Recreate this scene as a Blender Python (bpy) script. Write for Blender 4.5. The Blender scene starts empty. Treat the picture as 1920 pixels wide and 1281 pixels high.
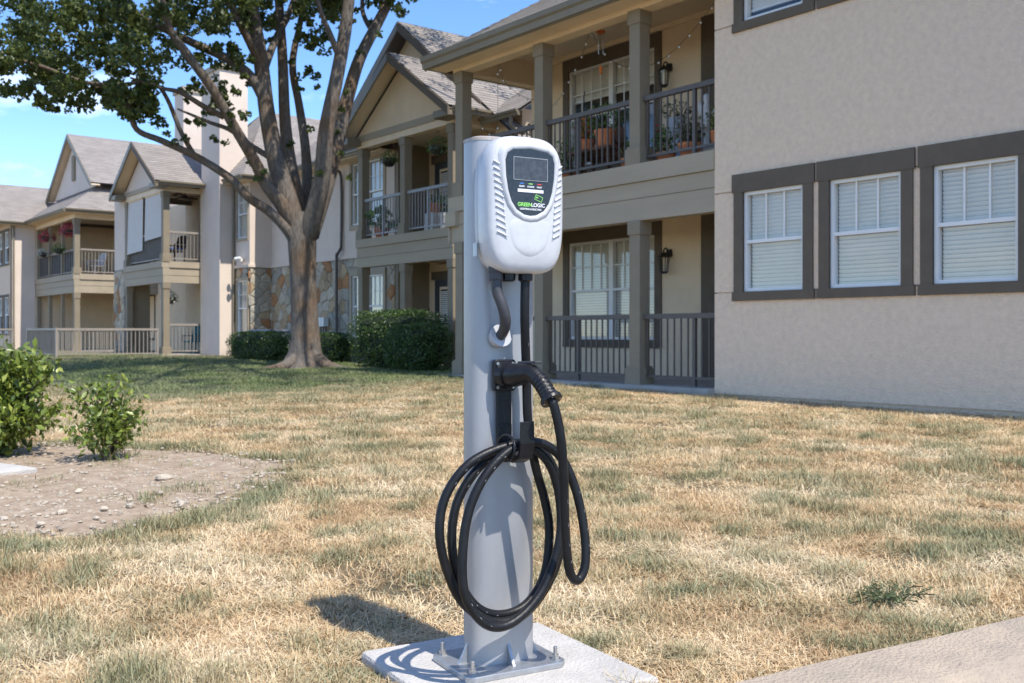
import bpy, bmesh, math, random
import numpy as np
from mathutils import Vector, Matrix, noise
random.seed(7); rng = np.random.default_rng(7)
sc = bpy.context.scene
# ------------------------------------------------------------------ camera
TH = math.atan(1500/1890)
cam = bpy.data.cameras.new('camera'); co = bpy.data.objects.new('camera', cam)
sc.collection.objects.link(co); sc.camera = co
co.location = (0, 0, .9); co.rotation_euler = (math.pi/2, 0, -TH)
cam.sensor_width = 36; cam.lens = 36*1890/1920; cam.shift_y = -15.5/1920
cam.dof.use_dof = True; cam.dof.focus_distance = 2.65; cam.dof.aperture_fstop = 9; cam.clip_start = .05; cam.clip_end = 2000
# ------------------------------------------------------------------ world, sun, exposure
SUN_EL, SUN_AZ = math.radians(58), math.radians(1.2)      # rays travel along +Y, a little towards -X
wd = bpy.data.worlds.new('World'); sc.world = wd; wd.use_nodes = True
nt = wd.node_tree; N = nt.nodes; L = nt.links
bg = N['Background']; sky = N.new('ShaderNodeTexSky'); sky.sky_type = 'NISHITA'; sky.sun_disc = False
sky.sun_elevation = SUN_EL; sky.sun_rotation = math.pi + SUN_AZ; sky.air_density = 1.0; sky.dust_density = .0; sky.ozone_density = 3.2; sky.altitude = 1800
tc = N.new('ShaderNodeTexCoord'); mp = N.new('ShaderNodeMapping'); mp.inputs['Scale'].default_value = (1, 1, 2.6)
nz = N.new('ShaderNodeTexNoise'); nz.inputs['Scale'].default_value = 4.2; nz.inputs['Detail'].default_value = 9; nz.inputs['Roughness'].default_value = .62
rp = N.new('ShaderNodeValToRGB'); rp.color_ramp.elements[0].position = .52; rp.color_ramp.elements[1].position = .78
mx = N.new('ShaderNodeMixRGB'); mx.inputs['Color2'].default_value = (7.5, 7.8, 8.2, 1)
mul = N.new('ShaderNodeMath'); mul.operation = 'MULTIPLY'; mul.inputs[1].default_value = .75
L.new(tc.outputs['Generated'], mp.inputs['Vector']); L.new(mp.outputs[0], nz.inputs['Vector']); L.new(nz.outputs['Fac'], rp.inputs[0])
L.new(rp.outputs[0], mul.inputs[0]); L.new(mul.outputs[0], mx.inputs['Fac']); hs = N.new('ShaderNodeHueSaturation'); hs.inputs['Saturation'].default_value = 1.14; hs.inputs['Hue'].default_value = .504; L.new(sky.outputs[0], hs.inputs['Color']); L.new(hs.outputs[0], mx.inputs['Color1']); L.new(mx.outputs[0], bg.inputs[0])
bg.inputs[1].default_value = .15
sl = bpy.data.lights.new('sun', 'SUN'); sl.energy = 3.15; sl.angle = math.radians(.53); sl.color = (1, .95, .87)
so = bpy.data.objects.new('sun', sl); sc.collection.objects.link(so)
so.rotation_euler = (math.pi/2 - SUN_EL, 0, SUN_AZ); so.location = (0, -10, 30)
sc.view_settings.view_transform = 'Standard'; sc.view_settings.look = 'None'; sc.view_settings.exposure = .95; sc.view_settings.gamma = 1
sc.view_settings.use_curve_mapping = False
sc.cycles.max_bounces = 8; sc.cycles.transparent_max_bounces = 12
# ------------------------------------------------------------------ materials
MATS = {}
def mat(name, col, rough=.8, var=.0, vscale=3., bump=0., bscale=60., metal=0., col2=None, stretch=(1, 1, 1), spec=.5, detail=5, objrand=0.):
    if name in MATS: return MATS[name]
    m = bpy.data.materials.new(name); m.use_nodes = True; n = m.node_tree.nodes; l = m.node_tree.links; b = n['Principled BSDF']
    b.inputs['Roughness'].default_value = rough; b.inputs['Metallic'].default_value = metal; b.inputs['Specular IOR Level'].default_value = spec
    g = n.new('ShaderNodeNewGeometry'); mpn = n.new('ShaderNodeMapping'); mpn.inputs['Scale'].default_value = stretch; l.new(g.outputs['Position'], mpn.inputs[0])
    c = (*col, 1); out = None
    if var or col2:
        t = n.new('ShaderNodeTexNoise'); t.inputs['Scale'].default_value = vscale; t.inputs['Detail'].default_value = detail; t.inputs['Roughness'].default_value = .65; l.new(mpn.outputs[0], t.inputs['Vector'])
        r = n.new('ShaderNodeValToRGB'); e = r.color_ramp.elements
        c2 = col2 if col2 else tuple(x*(1+var) for x in col); c1 = col if col2 else tuple(x*(1-var) for x in col)
        e[0].color = (*c1, 1); e[1].color = (*c2, 1); e[0].position = .32; e[1].position = .68; l.new(t.outputs['Fac'], r.inputs[0]); out = r.outputs[0]
    if objrand:
        oi = n.new('ShaderNodeObjectInfo'); hs = n.new('ShaderNodeHueSaturation')
        ma = n.new('ShaderNodeMath'); ma.operation = 'MULTIPLY_ADD'; ma.inputs[1].default_value = objrand; ma.inputs[2].default_value = 1-objrand/2
        l.new(oi.outputs['Random'], ma.inputs[0]); l.new(ma.outputs[0], hs.inputs['Value'])
        if out: l.new(out, hs.inputs['Color'])
        else: hs.inputs['Color'].default_value = c
        out = hs.outputs[0]
    if out: l.new(out, b.inputs['Base Color'])
    else: b.inputs['Base Color'].default_value = c
    if bump:
        t2 = n.new('ShaderNodeTexNoise'); t2.inputs['Scale'].default_value = bscale; t2.inputs['Detail'].default_value = 6; l.new(mpn.outputs[0], t2.inputs['Vector'])
        bp = n.new('ShaderNodeBump'); bp.inputs['Strength'].default_value = bump; bp.inputs['Distance'].default_value = .02; l.new(t2.outputs['Fac'], bp.inputs['Height']); l.new(bp.outputs[0], b.inputs['Normal'])
    MATS[name] = m; return m
STUCCO = mat('stucco_tan', (.81, .63, .465), .92, .075, 14, 1.0, 48, detail=14)
STUCCO_L = mat('stucco_light', (.71, .595, .495), .92, .06, .9, .4, 40)
STUCCO_C = mat('stucco_cream', (.78, .62, .43), .92, .06, 1.2, .35, 45)
TRIM = mat('trim_brown', (.125, .097, .068), .75, .1, 4, .3, 80)
POST = mat('post_taupe', (.25, .205, .14), .7, .07, 3, .12, 40)
BOARD = mat('board_taupe', (.38, .315, .225), .7, .08, 2.5, .15, 30, stretch=(1, .15, 1))
BEAM = mat('beam_cream', (.80, .64, .45), .75, .07, 2, .1, 30)
CEIL = mat('ceiling_cream', (.76, .62, .46), .85, .05, 2)
GUTTER = mat('gutter_taupe', (.21, .175, .12), .45, .08, 3)
RAILM = mat('rail_dark', (.095, .08, .07), .5, .1, 5)
RAILG = mat('rail_grey', (.25, .245, .25), .4, .1, 5)
FENCE = mat('fence_taupe', (.30, .26, .22), .5, .08, 4)
WFRAME = mat('vinyl_white', (.78, .77, .74), .4, .03, 4)
BLIND = mat('blind_ivory', (.80, .77, .70), .6, .05, 3)
DARK = mat('interior_dark', (.03, .028, .026), .9)
DOORM = mat('door_dark', (.045, .05, .06), .45, .1, 4)
DOORC = mat('door_cream', (.45, .38, .29), .6, .05, 4)
SLAB = mat('porch_concrete', (.38, .35, .31), .9, .12, 3, .3, 60)
CONC = mat('kerb_concrete', (.34, .28, .22), .9, 0, 5, .7, 90, detail=11, col2=(.48, .385, .285))
PADM = mat('pad_concrete', (.50, .47, .43), .9, .14, 7, .5, 110, detail=9)
ASPH = mat('asphalt', (.05, .05, .05), .9, .3, 20, .6, 150)
MORTAR = mat('mortar', (.36, .32, .25), .95, .1, 9, .5, 60)
STONES = [mat('stone_%s' % k, c, .9, .22, 9, .7, 35, objrand=.35) for k, c in [('cream', (.47, .40, .30)), ('rust', (.40, .20, .09)), ('buff', (.42, .31, .19)), ('grey', (.36, .33, .27))]]
POLEM = mat('pole_silver_paint', (.37, .375, .385), .42, .09, 9, .05, 300, metal=.3, stretch=(1, 1, .25), detail=12)
POLE_W = mat('galvanised', (.42, .43, .44), .42, .15, 25, .05, 200, metal=.7)
SHELL = mat('shell_white', (.57, .57, .575), .34, .06, 35, detail=12)
SHELLB = mat('shell_back_grey', (.46, .46, .47), .4, .03, 10)
BLACKP = mat('black_plastic', (.012, .012, .014), .36, .25, 40, .1, 200, spec=.35)
RUBBER = mat('cable_rubber', (.011, .011, .012), .4, .3, 30, .1, 250, spec=.3)
GREYC = mat('conduit_grey', (.045, .045, .05), .5, .2, 30)
PANEL = mat('panel_gloss', (.012, .016, .02), .22, .8, 160, col2=(.035, .04, .045))
SCREEN = mat('screen', (.03, .035, .04), .25, .5, 90, col2=(.075, .08, .085))
WHITE = mat('white_print', (.8, .8, .8), .6); GREEN = mat('green_print', (.30, .72, .16), .6); BLUE = mat('blue_print', (.05, .22, .65), .6); RED = mat('red_print', (.75, .06, .04), .6)
STEEL = mat('bolt_steel', (.5, .49, .47), .35, .1, 60, metal=.9)
TERRA = mat('terracotta', (.62, .22, .09), .85, .15, 12, .2, 60, objrand=.2)
WHITEP = mat('white_ceramic', (.7, .7, .68), .5, .05, 6)
WICKER = mat('wicker_brown', (.14, .065, .035), .7, .3, 30, .5, 120)
TEAL = mat('teal_fabric', (.015, .12, .14), .8, .1, 10)
SHADE = mat('shade_cloth', (.62, .59, .55), .9, .03, 4)
MESHM = mat('dark_mesh', (.04, .04, .042), .8, .2, 60)
ROCK = mat('limestone', (.47, .40, .31), .95, .15, 18, .7, 60, objrand=.25)
DIRT = mat('dirt', (.25, .175, .115), .97, .0, 9, .9, 45, col2=(.45, .355, .26), detail=10)
LAMPM = mat('lamp_black', (.02, .018, .016), .5)
BULB = mat('bulb_glass', (.75, .73, .68), .2)
CLOTHO = mat('orange_cloth', (.65, .17, .03), .8, .1, 8)
BLUEC = mat('blue_cushion', (.06, .15, .5), .8)

def glass_mat():
    m = bpy.data.materials.new('window_glass'); m.use_nodes = True; n = m.node_tree.nodes; l = m.node_tree.links; n.remove(n['Principled BSDF'])
    t = n.new('ShaderNodeBsdfTransparent'); t.inputs[0].default_value = (.98, .985, .98, 1); g = n.new('ShaderNodeBsdfGlossy'); g.inputs['Roughness'].default_value = .03
    f = n.new('ShaderNodeLayerWeight'); f.inputs[0].default_value = .5; pw = n.new('ShaderNodeMath'); pw.operation = 'POWER'; pw.inputs[1].default_value = 3.5; ma = n.new('ShaderNodeMath'); ma.operation = 'MULTIPLY_ADD'; ma.inputs[1].default_value = .8; ma.inputs[2].default_value = .05
    l.new(f.outputs['Facing'], pw.inputs[0]); l.new(pw.outputs[0], ma.inputs[0]); x = n.new('ShaderNodeMixShader'); l.new(ma.outputs[0], x.inputs[0]); l.new(t.outputs[0], x.inputs[1]); l.new(g.outputs[0], x.inputs[2]); l.new(x.outputs[0], n['Material Output'].inputs[0])
    return m
GLASS = glass_mat()

def roof_mat():
    m = bpy.data.materials.new('shingles'); m.use_nodes = True; n = m.node_tree.nodes; l = m.node_tree.links; b = n['Principled BSDF']; b.inputs['Roughness'].default_value = .95
    uv = n.new('ShaderNodeUVMap'); br = n.new('ShaderNodeTexBrick'); br.inputs['Scale'].default_value = 1; br.inputs['Brick Width'].default_value = .30; br.inputs['Row Height'].default_value = .145
    br.inputs['Mortar Size'].default_value = .006; br.inputs['Color1'].default_value = (.25, .22, .195, 1); br.inputs['Color2'].default_value = (.31, .275, .245, 1); br.inputs['Mortar'].default_value = (.19, .168, .15, 1)
    t = n.new('ShaderNodeTexNoise'); t.inputs['Scale'].default_value = 1.3; t.inputs['Detail'].default_value = 6; hs = n.new('ShaderNodeHueSaturation')
    mr = n.new('ShaderNodeMapRange'); mr.inputs['To Min'].default_value = .8; mr.inputs['To Max'].default_value = 1.2; l.new(uv.outputs[0], br.inputs['Vector']); l.new(uv.outputs[0], t.inputs['Vector'])
    l.new(t.outputs['Fac'], mr.inputs[0]); l.new(mr.outputs[0], hs.inputs['Value']); l.new(br.outputs['Color'], hs.inputs['Color']); l.new(hs.outputs[0], b.inputs['Base Color'])
    t2 = n.new('ShaderNodeTexNoise'); t2.inputs['Scale'].default_value = 90; bp = n.new('ShaderNodeBump'); bp.inputs['Strength'].default_value = .4; bp.inputs['Distance'].default_value = .01
    l.new(uv.outputs[0], t2.inputs['Vector']); l.new(t2.outputs['Fac'], bp.inputs['Height']); l.new(bp.outputs[0], b.inputs['Normal'])
    return m
SHINGLE = roof_mat()

def leaf_mat(name, c1, c2, c3=None, rough=.45, trans=.3):
    m = bpy.data.materials.new(name); m.use_nodes = True; n = m.node_tree.nodes; l = m.node_tree.links; b = n['Principled BSDF']; b.inputs['Roughness'].default_value = rough
    a = n.new('ShaderNodeAttribute'); a.attribute_name = 'lv'; r = n.new('ShaderNodeValToRGB'); e = r.color_ramp.elements; e[0].color = (*c1, 1); e[1].color = (*c2, 1)
    if c3: q = e.new(.93); q.color = (*c2, 1); e[-1].color = (*c3, 1)
    l.new(a.outputs['Fac'], r.inputs[0]); l.new(r.outputs[0], b.inputs['Base Color'])
    tr = n.new('ShaderNodeBsdfTranslucent'); l.new(r.outputs[0], tr.inputs[0]); x = n.new('ShaderNodeMixShader'); x.inputs[0].default_value = trans
    l.new(b.outputs[0], x.inputs[1]); l.new(tr.outputs[0], x.inputs[2]); l.new(x.outputs[0], n['Material Output'].inputs[0])
    return m
LEAF_TREE = leaf_mat('tree_leaf', (.055, .08, .02), (.14, .175, .045), (.27, .31, .08), trans=.42)
LEAF_HEDGE = leaf_mat('hedge_leaf', (.032, .065, .018), (.11, .18, .04), rough=.35, trans=.28)
LEAF_BUSH = leaf_mat('bush_leaf', (.07, .11, .02), (.24, .30, .05), (.42, .45, .10), rough=.32, trans=.25)
LEAF_POT = leaf_mat('pot_leaf', (.07, .14, .035), (.18, .30, .08))
LEAF_DRY = leaf_mat('dull_leaf', (.12, .13, .07), (.24, .23, .14))
LEAF_RED = leaf_mat('red_flower', (.35, .04, .07), (.55, .10, .14))
LEAF_WH = leaf_mat('pale_flower', (.6, .6, .55), (.5, .55, .4))
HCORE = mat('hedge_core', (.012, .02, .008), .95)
def bark_mat():
    m = bpy.data.materials.new('bark'); m.use_nodes = True; n = m.node_tree.nodes; l = m.node_tree.links; b = n['Principled BSDF']; b.inputs['Roughness'].default_value = .95
    g = n.new('ShaderNodeNewGeometry'); mpn = n.new('ShaderNodeMapping'); mpn.inputs['Scale'].default_value = (1, 1, .22); l.new(g.outputs['Position'], mpn.inputs[0])
    v = n.new('ShaderNodeTexNoise'); v.inputs['Scale'].default_value = 22; v.inputs['Detail'].default_value = 8; v.inputs['Roughness'].default_value = .7; l.new(mpn.outputs[0], v.inputs['Vector'])
    r = n.new('ShaderNodeValToRGB'); e = r.color_ramp.elements; e[0].position = .3; e[1].position = .7; e[0].color = (.075, .06, .047, 1); e[1].color = (.26, .222, .185, 1); l.new(v.outputs['Fac'], r.inputs[0])
    t = n.new('ShaderNodeTexNoise'); t.inputs['Scale'].default_value = 1.4; l.new(g.outputs['Position'], t.inputs['Vector'])
    x = n.new('ShaderNodeMixRGB'); x.blend_type = 'MULTIPLY'; x.inputs['Color2'].default_value = (1.0, .78, .58, 1); mr = n.new('ShaderNodeMapRange'); mr.inputs['From Min'].default_value = .45; mr.inputs['From Max'].default_value = .65
    l.new(t.outputs['Fac'], mr.inputs[0]); l.new(mr.outputs[0], x.inputs['Fac']); l.new(r.outputs[0], x.inputs['Color1']); l.new(x.outputs[0], b.inputs['Base Color'])
    bp = n.new('ShaderNodeBump'); bp.inputs['Strength'].default_value = 1; bp.inputs['Distance'].default_value = .06; l.new(v.outputs['Fac'], bp.inputs['Height']); l.new(bp.outputs[0], b.inputs['Normal'])
    return m
BARK = bark_mat()
# ------------------------------------------------------------------ helpers
col = sc.collection
WL = {}
def link(o): col.objects.link(o); return o
def tag(o, label, cat, group=None):
    o['label'] = label; o['category'] = cat
    if group: o['group'] = group
    return o
def empty(name, loc, rz=0, local=False):
    o = link(bpy.data.objects.new(name, None)); o.location = loc; o.rotation_euler = (0, 0, rz); o.empty_display_size = .1
    WL[o.name] = Vector((0, 0, 0)) if local else Vector(loc); return o
class MB:
    def __init__(s): s.v = []; s.f = []; s.uv = None
    def add(s, vs, fs):
        k = len(s.v); s.v += [tuple(p) for p in vs]; s.f += [tuple(i+k for i in q) for q in fs]; return s
    def box(s, x0, x1, y0, y1, z0, z1):
        return s.add([(x0, y0, z0), (x1, y0, z0), (x1, y1, z0), (x0, y1, z0), (x0, y0, z1), (x1, y0, z1), (x1, y1, z1), (x0, y1, z1)],
                     [(0, 3, 2, 1), (4, 5, 6, 7), (0, 1, 5, 4), (1, 2, 6, 5), (2, 3, 7, 6), (3, 0, 4, 7)])
    def bar(s, p0, p1, wd, ht):
        p0, p1 = Vector(p0), Vector(p1); d = (p1-p0).normalized(); sd = d.cross(Vector((0, 0, 1)))
        sd = sd.normalized()*wd/2 if sd.length > 1e-4 else Vector((wd/2, 0, 0)); up = sd.cross(d).normalized()*ht/2
        return s.add([p0-sd-up, p0+sd-up, p0+sd+up, p0-sd+up, p1-sd-up, p1+sd-up, p1+sd+up, p1-sd+up], [(0, 1, 2, 3), (7, 6, 5, 4), (0, 4, 5, 1), (1, 5, 6, 2), (2, 6, 7, 3), (3, 7, 4, 0)])
    def tube(s, pts, r, n=10, cap=True):
        pts = [Vector(p) for p in pts]; rs = r if isinstance(r, (list, tuple)) else [r]*len(pts); k = len(s.v); a = None
        for i, p in enumerate(pts):
            t = (pts[min(i+1, len(pts)-1)]-pts[max(i-1, 0)]).normalized()
            if a is None: a = t.cross(Vector((0, 0, 1))); a = a.normalized() if a.length > .05 else Vector((1, 0, 0))
            a = (a-t*a.dot(t)).normalized(); b = t.cross(a)
            for j in range(n):
                q = 2*math.pi*j/n; s.v.append(tuple(p+(a*math.cos(q)+b*math.sin(q))*rs[i]))
        for i in range(len(pts)-1):
            for j in range(n):
                s.f.append((k+i*n+j, k+i*n+(j+1) % n, k+(i+1)*n+(j+1) % n, k+(i+1)*n+j))
        if cap: s.f.append(tuple(k+j for j in range(n))[::-1]); s.f.append(tuple(k+(len(pts)-1)*n+j for j in range(n)))
        return s
    def lathe(s, c, prof, n=16):
        k = len(s.v); c = Vector(c)
        for (r, z) in prof:
            for j in range(n): q = 2*math.pi*j/n; s.v.append((c.x+r*math.cos(q), c.y+r*math.sin(q), c.z+z))
        for i in range(len(prof)-1):
            for j in range(n): s.f.append((k+i*n+j, k+i*n+(j+1) % n, k+(i+1)*n+(j+1) % n, k+(i+1)*n+j))
        s.f.append(tuple(k+j for j in range(n))[::-1]); s.f.append(tuple(k+(len(prof)-1)*n+j for j in range(n))); return s
    def prism(s, poly, d):      # polygon of 3D points extruded by vector d
        n = len(poly); d = Vector(d); return s.add([Vector(p) for p in poly]+[Vector(p)+d for p in poly], [tuple(range(n))[::-1], tuple(range(n, 2*n))]+[(i, (i+1) % n, n+(i+1) % n, n+i) for i in range(n)])
    def blob(s, c, r, n=8, m=6, jit=.0, sq=1.):
        k = len(s.v); c = Vector(c); r = Vector(r) if not isinstance(r, (int, float)) else Vector((r, r, r)); s.v.append(tuple(c-Vector((0, 0, r.z))))
        for i in range(1, m):
            ph = math.pi*i/m-math.pi/2
            for j in range(n):
                q = 2*math.pi*j/n; w = 1+random.uniform(-jit, jit); s.v.append((c.x+r.x*w*math.cos(ph)*math.cos(q), c.y+r.y*w*math.cos(ph)*math.sin(q), c.z+r.z*w*math.sin(ph)))
        s.v.append(tuple(c+Vector((0, 0, r.z)))); e = len(s.v)-1
        for j in range(n): s.f.append((k, k+1+(j+1) % n, k+1+j)); s.f.append((e, k+1+(m-2)*n+j, k+1+(m-2)*n+(j+1) % n))
        for i in range(m-2):
            for j in range(n): s.f.append((k+1+i*n+j, k+1+i*n+(j+1) % n, k+1+(i+1)*n+(j+1) % n, k+1+(i+1)*n+j))
        return s
    def build(s, name, m, parent=None, smooth=False, bevel=0, uvs=None):
        c = Vector([(min(v[i] for v in s.v)+max(v[i] for v in s.v))/2 for i in range(3)])
        me = bpy.data.meshes.new(name); me.from_pydata([(v[0]-c.x, v[1]-c.y, v[2]-c.z) for v in s.v], [], s.f); me.materials.append(m)
        if smooth: me.polygons.foreach_set('use_smooth', [True]*len(me.polygons))
        if uvs:
            ul = me.uv_layers.new(name='UVMap')
            for i, q in enumerate(uvs): ul.data[i].uv = q
        me.update(); o = link(bpy.data.objects.new(name, me)); pl = WL[parent.name] if parent else Vector((0, 0, 0))
        o.location = c-pl; o.parent = parent; WL[o.name] = c
        if bevel:
            b = o.modifiers.new('bevel', 'BEVEL'); b.width = bevel; b.segments = 2; b.limit_method = 'ANGLE'
        return o
def B(name, m, parent, *dims, bevel=0): return MB().box(*dims).build(name, m, parent, bevel=bevel)
def struct(o): o['kind'] = 'structure'; return o
def spline(pts, k=6):
    P = [Vector(p) for p in pts]; out = []
    for i in range(len(P)-1):
        a, b, c, d = P[max(i-1, 0)], P[i], P[i+1], P[min(i+2, len(P)-1)]
        for j in range(k):
            t = j/k; out.append(.5*((2*b)+(c-a)*t+(2*a-5*b+4*c-d)*t*t+(3*b-a-3*c+d)*t**3))
    return out+[P[-1]]
def rspl(rs, k=6):
    out = []
    for i in range(len(rs)-1): out += [rs[i]+(rs[i+1]-rs[i])*j/k for j in range(k)]
    return out+[rs[-1]]
def ss(a, b, x): t = min(1, max(0, (x-a)/(b-a))); return t*t*(3-2*t)
# ground height and the kerb line
K0 = Vector((2.104, 1.645, 0)); KE = Vector((.989, -.145, 0)).normalized(); KN = Vector((KE.y, -KE.x, 0))   # KN points to the road
def kq(x, y): return (x-K0.x)*KN.x+(y-K0.y)*KN.y
def gz(x, y):
    return -.03+.17*ss(0, 10, x)*(.45+.55*ss(4, 16, y))+.04*ss(20, 35, y)+.012*noise.noise((x*.7, y*.7, 0))*ss(3, 6, math.hypot(x, y))
BED = [(.4, 4.75), (.993, 4.875), (1.323, 4.68), (1.764, 4.845), (2.237, 5.186), (2.809, 5.783), (3.212, 6.486), (3.081, 7.34), (2.718, 7.95), (2.5, 8.5), (1.816, 9.1), (.6, 9.3), (-.6, 8.2), (-.5, 5.4)]
def inpoly(x, y, P):
    r = False
    for i in range(len(P)):
        (x0, y0), (x1, y1) = P[i], P[i-1]
        if (y0 > y) != (y1 > y) and x < (x1-x0)*(y-y0)/(y1-y0)+x0: r = not r
    return r
# ------------------------------------------------------------------ setting
def make_ground():
    def axis(lo, hi, near0, near1, f, cst): 
        a = [near0]; 
        while a[-1] < near1: a.append(a[-1]+f)
        st = f
        while a[-1] < hi: st *= cst; a.append(a[-1]+st)
        st = f
        while a[0] > lo: st *= cst; a.insert(0, a[0]-st)
        return a
    X = axis(-300, 500, -3, 16, .25, 1.25); Y = axis(-300, 600, -3, 36, .25, 1.25)
    v = []; f = []
    for y in Y:
        for x in X:
            z = gz(x, y)
            if kq(x, y) > .03: z = -.5
            if math.hypot(x, y) > 90: z -= .002*(math.hypot(x, y)-90)
            v.append((x, y, z))
    n = len(X)
    for j in range(len(Y)-1):
        for i in range(n-1): f.append((j*n+i, j*n+i+1, (j+1)*n+i+1, (j+1)*n+i))
    me = bpy.data.meshes.new('ground'); me.from_pydata(v, [], f); me.polygons.foreach_set('use_smooth', [True]*len(f)); me.update()
    m = bpy.data.materials.new('lawn_soil'); m.use_nodes = True; nn = m.node_tree.nodes; l = m.node_tree.links; b = nn['Principled BSDF']; b.inputs['Roughness'].default_value = .97
    g = nn.new('ShaderNodeNewGeometry'); t = nn.new('ShaderNodeTexNoise'); t.inputs['Scale'].default_value = 1.1; t.inputs['Detail'].default_value = 9; t.inputs['Roughness'].default_value = .7
    r = nn.new('ShaderNodeValToRGB'); e = r.color_ramp.elements; e[0].position = .35; e[1].position = .62; e[0].color = (.10, .085, .045, 1); e[1].color = (.26, .18, .10, 1)  # soil colour darkened to stand in for shadows between the blades
    t2 = nn.new('ShaderNodeTexNoise'); t2.inputs['Scale'].default_value = 60; t2.inputs['Detail'].default_value = 6; bp = nn.new('ShaderNodeBump'); bp.inputs['Strength'].default_value = 1; bp.inputs['Distance'].default_value = .02
    for q in (t, t2): l.new(g.outputs['Position'], q.inputs['Vector'])
    l.new(t.outputs['Fac'], r.inputs[0]); l.new(r.outputs[0], b.inputs['Base Color']); l.new(t2.outputs['Fac'], bp.inputs['Height']); l.new(bp.outputs[0], b.inputs['Normal'])
    me.materials.append(m); o = link(bpy.data.objects.new('ground', me)); struct(o)
    # bare bed
    mb = MB(); cx = sum(p[0] for p in BED)/len(BED); cy = sum(p[1] for p in BED)/len(BED); P = []
    for i in range(len(BED)):
        a, b2 = BED[i], BED[(i+1) % len(BED)]
        for k in range(6):
            t_ = k/6; x = a[0]+(b2[0]-a[0])*t_; y = a[1]+(b2[1]-a[1])*t_; q = 1+.07*noise.noise((x*2.2, y*2.2, 5))+.03*noise.noise((x*9, y*9, 5)); P.append((cx+(x-cx)*q, cy+(y-cy)*q))
    rings = 9; vs = []
    for k in range(rings+1):
        s_ = 1-k/rings
        for (x, y) in P:
            X_, Y_ = cx+(x-cx)*s_, cy+(y-cy)*s_; vs.append((X_, Y_, gz(X_, Y_)+(-.012 if k == 0 else .010)+.022*min(1, k/2)*(.6+noise.noise((X_*4, Y_*4, 1)))))
    n = len(P); mb.add(vs, [(k*n+i, k*n+(i+1) % n, (k+1)*n+(i+1) % n, (k+1)*n+i) for k in range(rings) for i in range(n)])
    struct(mb.build('dirt_bed', DIRT, smooth=True))
    # kerb and road
    prof = [(-.02, -.4), (-.02, .0), (.0, .012), (.16, .012), (.22, .004), (.30, -.03), (.40, -.085), (.46, -.10), (.80, -.115), (.80, -.4)]
    def sweep(prof, t0, t1, n):
        mb = MB(); k = len(prof)
        for i in range(n+1):
            t_ = t0+(t1-t0)*i/n
            for (q, z) in prof: p = K0+KE*t_+KN*q; mb.v.append((p.x, p.y, z+.004*noise.noise((t_*2, q*9, 0))))
        for i in range(n):
            for j in range(k-1): mb.f.append((i*k+j, i*k+j+1, (i+1)*k+j+1, (i+1)*k+j))
        return mb
    t0 = -14.0
    struct(sweep(prof, -14, 26, 160).build('kerb', CONC, smooth=False))
    mb = MB()
    c = [K0+KE*-40+KN*.79, K0+KE*60+KN*.79, K0+KE*60+KN*9, K0+KE*-40+KN*9]; mb.add([(p.x, p.y, -.122) for p in c], [(0, 1, 2, 3)]); struct(mb.build('road', ASPH))
make_ground()
# ------------------------------------------------------------------ walls, windows, roofs
def wall(parent, name, m, ax, pl, a0, a1, z0, z1, holes=(), dep=.22, back=True):
    """ax 'F': faces -X at X=pl, a runs along Y; 'E': faces -Y at Y=pl, a runs along X"""
    P = (lambda a, z, d: (pl+d, a, z)) if ax == 'F' else (lambda a, z, d: (a, pl+d, z))
    A = sorted({a0, a1, *[min(max(h[i], a0), a1) for h in holes for i in (0, 1)]}); Z = sorted({z0, z1, *[min(max(h[i], z0), z1) for h in holes for i in (2, 3)]}); mb = MB()
    def q(*p): mb.add(p, [(0, 1, 2, 3)])
    for i in range(len(A)-1):
        for j in range(len(Z)-1):
            ca, cz = (A[i]+A[i+1])/2, (Z[j]+Z[j+1])/2
            if any(h[0] < ca < h[1] and h[2] < cz < h[3] for h in holes): continue
            q(P(A[i], Z[j], 0), P(A[i+1], Z[j], 0), P(A[i+1], Z[j+1], 0), P(A[i], Z[j+1], 0))
    for h in list(holes)+[(a0, a1, z0, z1)]:
        h = (max(h[0], a0), min(h[1], a1), max(h[2], z0), min(h[3], z1))
        for (s, e) in (((h[0], h[2]), (h[1], h[2])), ((h[1], h[2]), (h[1], h[3])), ((h[1], h[3]), (h[0], h[3])), ((h[0], h[3]), (h[0], h[2]))):
            q(P(*s, 0), P(*e, 0), P(*e, dep), P(*s, dep))
    if back: q(P(a0, z0, dep), P(a1, z0, dep), P(a1, z1, dep), P(a0, z1, dep))
    return mb.build(name, m, parent)
def bx(ax, pl, a0, a1, d0, d1, z0, z1): return (pl+d0, pl+d1, a0, a1, z0, z1) if ax == 'F' else (a0, a1, pl+d0, pl+d1, z0, z1)
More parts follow.
